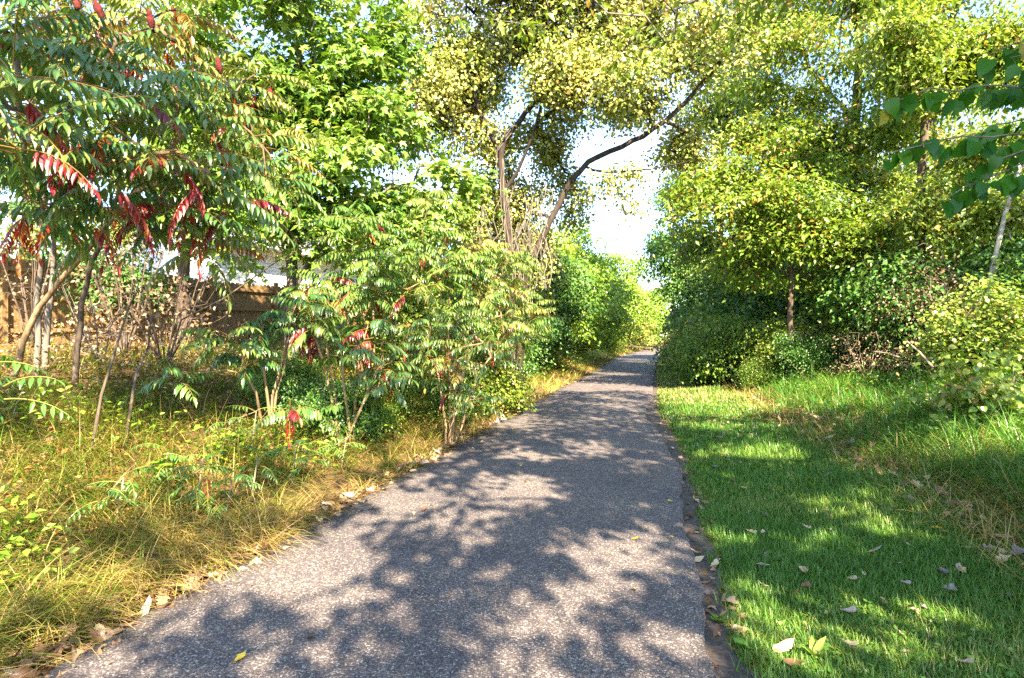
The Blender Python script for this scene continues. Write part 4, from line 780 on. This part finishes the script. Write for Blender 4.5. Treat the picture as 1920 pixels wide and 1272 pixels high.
# tall green grass of the right bank
X, Y, D = bands(lambda r: 105*(4.5/r)**1.2, 2.2, 55, 1, 2.3, 9.5)
lim = 2.42+.3*wob(Y, 31, 1.3); k = D > lim; X, Y, D = X[k], Y[k], D[k]
keep = rng.random(len(X)) < np.where(D > 6.5, .35, 1.); X, Y, D = X[keep], Y[keep], D[keep]
I, a, XY = tussocks(X, Y, D, 14, .1); x, y = XY[:, 0], XY[:, 1]; n = len(x); d = x-eR(y)
P = np.stack([x, y, height(x, y)-.01], -1); c2 = noise3(P*[1, 1, 0], 1.3, 14)
L = rng.uniform(.14, .42, n)*(1+.3*c2)*np.clip(.45+(d-2.0)*.7, .55, 1.15)*np.clip(.7+y/14, .8, 1.15)
tint = np.clip(rng.beta(2, 2.2, n)*.8+np.clip(c2*.15+.30*np.clip((8.5-y)/4, 0, 1)*rng.random(n), 0, 1), 0, 1)
V, Q, kk = blades(P, a, L, rng.uniform(.004, .011, n)*np.maximum(1, y/8), rng.uniform(.15, .9, n), rng.uniform(.6, 2.0, n), 4)
stuff('tall_grass', 'tall lush green grass on the right bank beyond the lawn', V, Q, M['weed'], np.repeat(tint, kk))
X, Y, D = bands(lambda r: 420*(4.5/r)**1.2, 2.4, 45, 1, 1.9, 4.6); k = rng.random(len(X)) < np.clip(1.25-np.abs(D-2.75)*.55, .1, 1); X, Y, D = X[k], Y[k], D[k]; n = len(X)
P = np.stack([X, Y, height(X, Y)], -1)
V, Q, kk = blades(P, rng.uniform(0, tau, n), rng.uniform(.15, .5, n), .005*np.maximum(1, Y/7), rng.uniform(.6, 1.4, n), rng.uniform(.1, 1.0, n), 4)
stuff('dry_straw', 'fallen dry straw between the lawn and the tall grass', V, Q, M['straw'], np.repeat(np.clip(rng.normal(.68, .2, n), 0, 1), kk))
# broad-leaved ground cover
def cover(name, label, side, d0, d1, y0, y1, dens, hmax, tm, size, mat, seedv, thr):
    X, Y, D = bands(dens, y0, y1, side, d0, d1)
    P = np.stack([X, Y, height(X, Y)], -1); k = noise3(P*[1, 1, 0], 1.6, seedv) > thr; P = P[k]; n = len(P)
    P[:, 2] += hmax*rng.random(n)**1.3; ax = norm(rng.normal(0, 1, (n, 3))*[1, 1, .35]); nr = rng.normal(0, .5, (n, 3))+UP
    W, Fc, tt = scatter(tm, P, ax, nr, size*rng.uniform(.6, 1.3, n)*np.maximum(1, P[:, 1]/14), np.clip(rng.normal(.5, .25, n), 0, 1))
    return tag(mk(name, W, Fc, M[mat], None, tt, smooth=False), label, 'ground cover', kind='stuff')
cover('undergrowth', 'small round-leaved weeds growing in the mown lawn', 1, .2, 2.4, 2, 30, lambda r: 420*(3/r)**1.4, .05, ROUND, .024, 'lawn', 57, .35)
cover('undergrowth', 'leafy green weeds mixed into the left bank', -1, .7, 3.6, 2.2, 45, lambda r: 420*(4/r)**1.1, .42, OVATE, .065, 'fresh', 51, .1)
cover('undergrowth', 'low leafy weeds among the tall grass of the right bank', 1, 2.7, 7, 3.5, 28, lambda r: 330*(5/r)**1.1, .34, OVATE, .06, 'maple', 58, -.1)
cover('undergrowth', 'leafy green weeds under the right-hand shrubs', 1, 4.2, 11, 5, 45, lambda r: 220*(6/r)**1.1, .5, OVATE, .075, 'dark', 52, .0)
cover('undergrowth', 'rust-coloured withered weeds of the left bank', -1, 1.0, 9, 2.5, 26, lambda r: 110*(5/r)**1.1, .22, OVATE, .06, 'rust', 54, -.1)
cover('undergrowth', 'brown withered weeds in front of the fence', -1, 3.2, 9.5, 4, 26, lambda r: 300*(5/r)**1.1, .5, OVATE, .055, 'dry', 53, -.2)

def stalks(label, side, d0, d1, y0, y1, dens, seedv):
    X, Y, D = bands(dens, y0, y1, side, d0, d1); n = len(X); P = np.stack([X, Y, height(X, Y)-.01], -1)
    V, Q, kk = blades(P, rng.uniform(0, tau, n), rng.uniform(.35, .95, n), .0055*np.maximum(1, Y/9), rng.uniform(.05, .7, n), rng.uniform(.2, 1.3, n), 5)
    tag(mk('dry_stalks', V, Q, M['dry'], None, np.repeat(rng.random(n), kk)), label, 'dry stalks', kind='stuff')
stalks('thin dry weed stalks standing in the left bank', -1, 1.2, 9, 3, 30, lambda r: 9*(5/r)**1.1, 1)
stalks('thin dry weed stalks standing in the right bank', 1, 3.4, 9, 4, 30, lambda r: 12*(5/r)**1.1, 2)
# fallen leaves: single ones that can be seen, and the litter between
def leaf_mesh(mat, seedv, kind):
    r = np.random.default_rng(seedv); n = 14; a = np.linspace(0, tau, n, endpoint=False)
    rad = (.42+.10*np.cos(a*2)+(.075*np.cos(5*a) if kind else .03*np.cos(3*a)))*(1+r.normal(0, .06, n)); rad[0] *= 1.35
    x = rad*np.sin(a)*(1 if kind else .82); y = rad*np.cos(a); cu = r.uniform(.3, 1.5); tw = r.normal(0, .5)
    def z(x, y): return cu*(x*x)*1.1+r.uniform(.0, .5)*(y*y)*.8+tw*x*y
    ring = np.stack([x, y, cu*x*x*1.1+.35*y*y+tw*x*y+r.normal(0, .025, n)], -1); mid = ring*[.5, .5, .28]; mid[:, 2] += r.normal(0, .012, n)
    V = np.concatenate([ring, mid, [[0, 0, 0]]]); f = []
    for k in range(n):
        k2 = (k+1) % n; f += [(k, k2, n+k2), (k, n+k2, n+k), (n+k, n+k2, 2*n)]
    st_ = np.array([[-.02, -.38, .02], [.02, -.38, .02], [.02, -.75, .10], [-.02, -.75, .10]]); b = len(V); V = np.concatenate([V, st_]); f += [(b, b+1, b+2), (b, b+2, b+3)]
    me = mk('fallen_leaf', V, np.array(f), M[mat], None, np.full(len(V), r.random())); d = me.data; bpy.data.objects.remove(me); return d
FL = {m_: [leaf_mesh(m_, 100+13*q+k, k % 2) for k in range(5)] for q, m_ in enumerate(('brown', 'grey', 'tan', 'yellow', 'red'))}
def drop(x, y, z, s, mat, label, group=None, tilt=.25):
    o = bpy.data.objects.new('fallen_leaf', FL[mat][rng.integers(5)]); col.objects.link(o)
    o.location = (x, y, z); o.scale = (s, s, s); o.rotation_euler = (rng.normal(0, tilt), rng.normal(0, tilt), rng.uniform(0, tau))
    return tag(o, label, 'leaf', group)
def onp(px, py):                                            # where a spot of the frame meets the nearly flat ground
    Yv = CZ*F/(py-HY)
    for _ in range(6): X = (px-HX)/F*Yv; Yv = (CZ-.02-height(X, Yv))*F/(py-HY)
    return X, float(Yv), gz(X, Yv)
for px, py, s, mt, lab in [(448, 1253, .06, 'yellow', 'yellow leaf lying on the asphalt at the bottom of the photo'), (580, 1213, .055, 'brown', 'brown leaf on the asphalt nearest the bottom left'), (1190, 1120, .06, 'tan', 'pale tan leaf on the shaded asphalt near the right edge of the path'),
        (938, 841, .07, 'yellow', 'dull yellow leaf on the asphalt near the left grass'), (920, 822, .07, 'red', 'single bright red leaf on the left side of the asphalt'), (1260, 1018, .05, 'yellow', 'small yellow leaf on the asphalt by the dirt strip'), (1062, 868, .05, 'tan', 'small tan leaf in the middle of the asphalt'),
        (1306, 1040, .09, 'tan', 'tan leaf on the dirt strip beside the asphalt'), (1468, 1222, .12, 'tan', 'large tan curled leaf on the sunny bottom of the lawn'), (1492, 1252, .11, 'brown', 'dark curled leaf at the bottom edge of the lawn'), (1597, 1215, .08, 'tan', 'pale tan leaf right of the broad green weed'),
        (1432, 1066, .11, 'grey', 'large greyish purple leaf in the shaded lawn'), (1375, 1135, .10, 'brown', 'reddish brown leaf at the lawn edge by the dirt strip'), (1640, 1038, .10, 'grey', 'purple-grey leaf lying open in the middle of the lawn'), (1760, 995, .07, 'yellow', 'yellow leaf toward the right of the lawn'),
        (1515, 993, .07, 'tan', 'whitish leaf standing up in the lawn'), (1700, 1098, .06, 'grey', 'small purple leaf in the right part of the lawn'), (1718, 1152, .06, 'tan', 'thin pale leaf near the bottom right of the lawn'), (1660, 800, .14, 'grey', 'big pale grey leaf caught in the tall grass of the right bank')]:
    X_, Y_, Z_ = onp(px, py); asp = eL(Y_) < X_ < eR(Y_)
    drop(X_, Y_, (.05 if asp else Z_+(.25 if py < 850 else .035)), s*.85, mt, lab)
def many(n, side, d0, d1, y0, y1, z, sz, mats, label, group, p=1.0, tilt=.3):
    for _ in range(n):
        yv = y0*(y1/y0)**(rng.random()**p); d = rng.uniform(d0, d1)
        xv = {1: eR(yv)+d, -1: eL(yv)-d, 0: eL(yv)+d*(eR(yv)-eL(yv))}[side]
        if abs(xv) > .9*yv+.1: continue
        drop(xv, yv, (.048 if side == 0 else gz(xv, yv)+z), rng.uniform(*sz), mats[rng.integers(len(mats))], label, group, tilt)
many(46, 0, .03, .97, 4.0, 22, 0, (.03, .065), ('brown', 'tan', 'yellow', 'brown'), 'small dry leaf scattered on the asphalt farther up the path', 'dry leaves scattered on the asphalt')
many(120, 1, .3, 2.35, 2.6, 14, .028, (.035, .08), ('grey', 'tan', 'grey', 'brown'), 'dry greyish leaf lying on the mown lawn', 'dry leaves on the mown lawn')
many(26, 1, .02, .2, 2.6, 12, .02, (.045, .085), ('brown', 'tan', 'grey'), 'dry leaf lying on the bare dirt strip', 'dry leaves on the dirt strip')
many(86, -1, -.1, .2, 2.2, 11, .04, (.055, .12), ('brown', 'tan', 'brown', 'grey'), 'brown leaf heaped along the left edge of the asphalt', 'brown leaves along the left asphalt edge', .8, .5)
many(38, 1, 2.1, 3.0, 3.6, 13, .06, (.07, .13), ('grey', 'brown', 'tan'), 'dry leaf in the litter between lawn and tall grass', 'dry leaves between lawn and tall grass', 1, .5)
lit = []
for side, d0, d1, y0, y1, dens, z in ((-1, -.12, .3, 1.4, 45, lambda r: 330*(4/r)**.8, .03), (1, 2.05, 3.1, 3, 40, lambda r: 70*(4/r)**.8, .05), (-1, 2.4, 9, 3, 28, lambda r: 60*(4/r)**.8, .04), (1, .0, .25, 2, 40, lambda r: 50*(4/r)**.8, .015), (1, .3, 2.6, 8, 60, lambda r: 14*(8/r)**.5, .03)):
    X, Y, D = bands(dens, y0, y1, side, d0, d1); P = np.stack([X, Y, height(X, Y)+z*rng.uniform(.4, 1.4, len(X))], -1); lit.append(P)
P = np.concatenate(lit); n = len(P)
W, Fc, tt = scatter(MAPLE, P, rng.normal(0, 1, (n, 3))*[1, 1, .3], rng.normal(0, .45, (n, 3))+UP, rng.uniform(.04, .09, n)*np.maximum(1, P[:, 1]/15), rng.random(n))
tag(mk('leaf_litter', W, Fc, M['brown'], None, tt, smooth=False), 'brown leaf litter lying between the grass', 'leaf litter', kind='stuff')
n = 700; Yb = 2.2*(24/2.2)**rng.random(n); e = np.where(rng.random(n) < .7, rng.beta(.6, 3.5, n), rng.random(n)); e = np.where(rng.random(n) < .5, e, 1-e)
P = np.stack([eL(Yb)+e*(eR(Yb)-eL(Yb)), Yb, np.full(n, .05)], -1)
W, Fc, tt = scatter(OVATE, P, rng.normal(0, 1, (n, 3))*[1, 1, .15], rng.normal(0, .25, (n, 3))+UP, rng.uniform(.008, .03, n), rng.random(n))
tag(mk('leaf_crumbs', W, Fc, M['brown'], None, tt, smooth=False), 'crumbs of dry leaf on the asphalt', 'leaf litter', kind='stuff')
# broad-leaved weeds one can pick out
def weed(label, px, py, n, L, mat, tint, tm, wd=.4, up=.6, stem=0.):
    X_, Y_, Z_ = onp(px, py); b0 = np.array([X_, Y_, Z_]); root = empty('broadleaf_weed', b0, label, 'weed')
    a = np.arange(n)*2.4+rng.uniform(0, 1); hh = stem*np.linspace(.2, 1, n)
    P = b0+np.stack([0*a, 0*a, .01+hh], -1); ax = np.stack([np.cos(a), np.sin(a), up+rng.normal(0, .2, n)], -1)
    W, Fc, tt = scatter((tm[0]*[wd*2, 1, 1], tm[1]), P, ax, np.tile(UP, (n, 1))+rng.normal(0, .2, (n, 3)), L*rng.uniform(.7, 1.15, n), np.clip(tint+rng.normal(0, .1, n), 0, 1)); mk('foliage', W, Fc, M[mat], root, tt)
    s_ = MB(); s_.tube([b0-[0, 0, .02], b0+[0, 0, .02+stem*.5], b0+[.01, 0, .03+stem]], [.005, .004, .003], 5); s_.build('stem', M['stalk'], root); return root
weed('bright green broad-leaved weed in the sunny corner of the lawn', 1528, 1232, 6, .12, 'lawn', .75, LANCE, .6, 1.3)
weed('small dark clover-like weed at the lawn edge by the bottom', 1400, 1215, 9, .07, 'lawn', .3, ROUND, .5, .5)
weed('small leafy weed on the dirt strip edge', 1350, 1165, 7, .06, 'lawn', .35, ROUND, .5, .5)
weed('bright leafy weed in the left bank with an orange lower leaf', 175, 900, 12, .11, 'fresh', .5, OVATE, .5, .2, .3)
weed('leafy weed in the long grass below the young sumacs', 565, 800, 14, .12, 'fresh', .7, OVATE, .5, .2, .35)
weed('leafy weed with heart-shaped leaves near the path edge', 340, 880, 12, .1, 'fresh', .3, HEART, .5, .2, .3)
weed('tall leafy weed at the left edge of the photo', 60, 830, 14, .13, 'fresh', .4, OVATE, .5, .2, .4)
for p, q, lab in (((1700, 640, 9.5), (1750, 690, 9.0), 'bare fallen branch slanting out of the right thicket'), ((1640, 660, 10.5), (1690, 672, 10), 'thin fallen branch lying on the tall grass')):
    a, b_ = at(*p), at(*q); f = MB(); f.tube([a, (a+b_)/2+[0, 0, .03], b_], [.012, .016, .02], 6); tag(f.build('fallen_branch', M['twig']), lab, 'branch')

for k in range(26):
    px, py = rng.uniform(60, 700), rng.uniform(740, 960)
    if py > 1010-.28*px: continue
    w_ = weed('small bright leafy weed growing in the long grass of the left bank', px, py, int(rng.integers(8, 16)), rng.uniform(.07, .12), 'fresh', rng.uniform(.1, .6), (OVATE, HEART)[k % 2], .48, .2, rng.uniform(.22, .42)); w_['group'] = 'leafy weeds of the left bank'
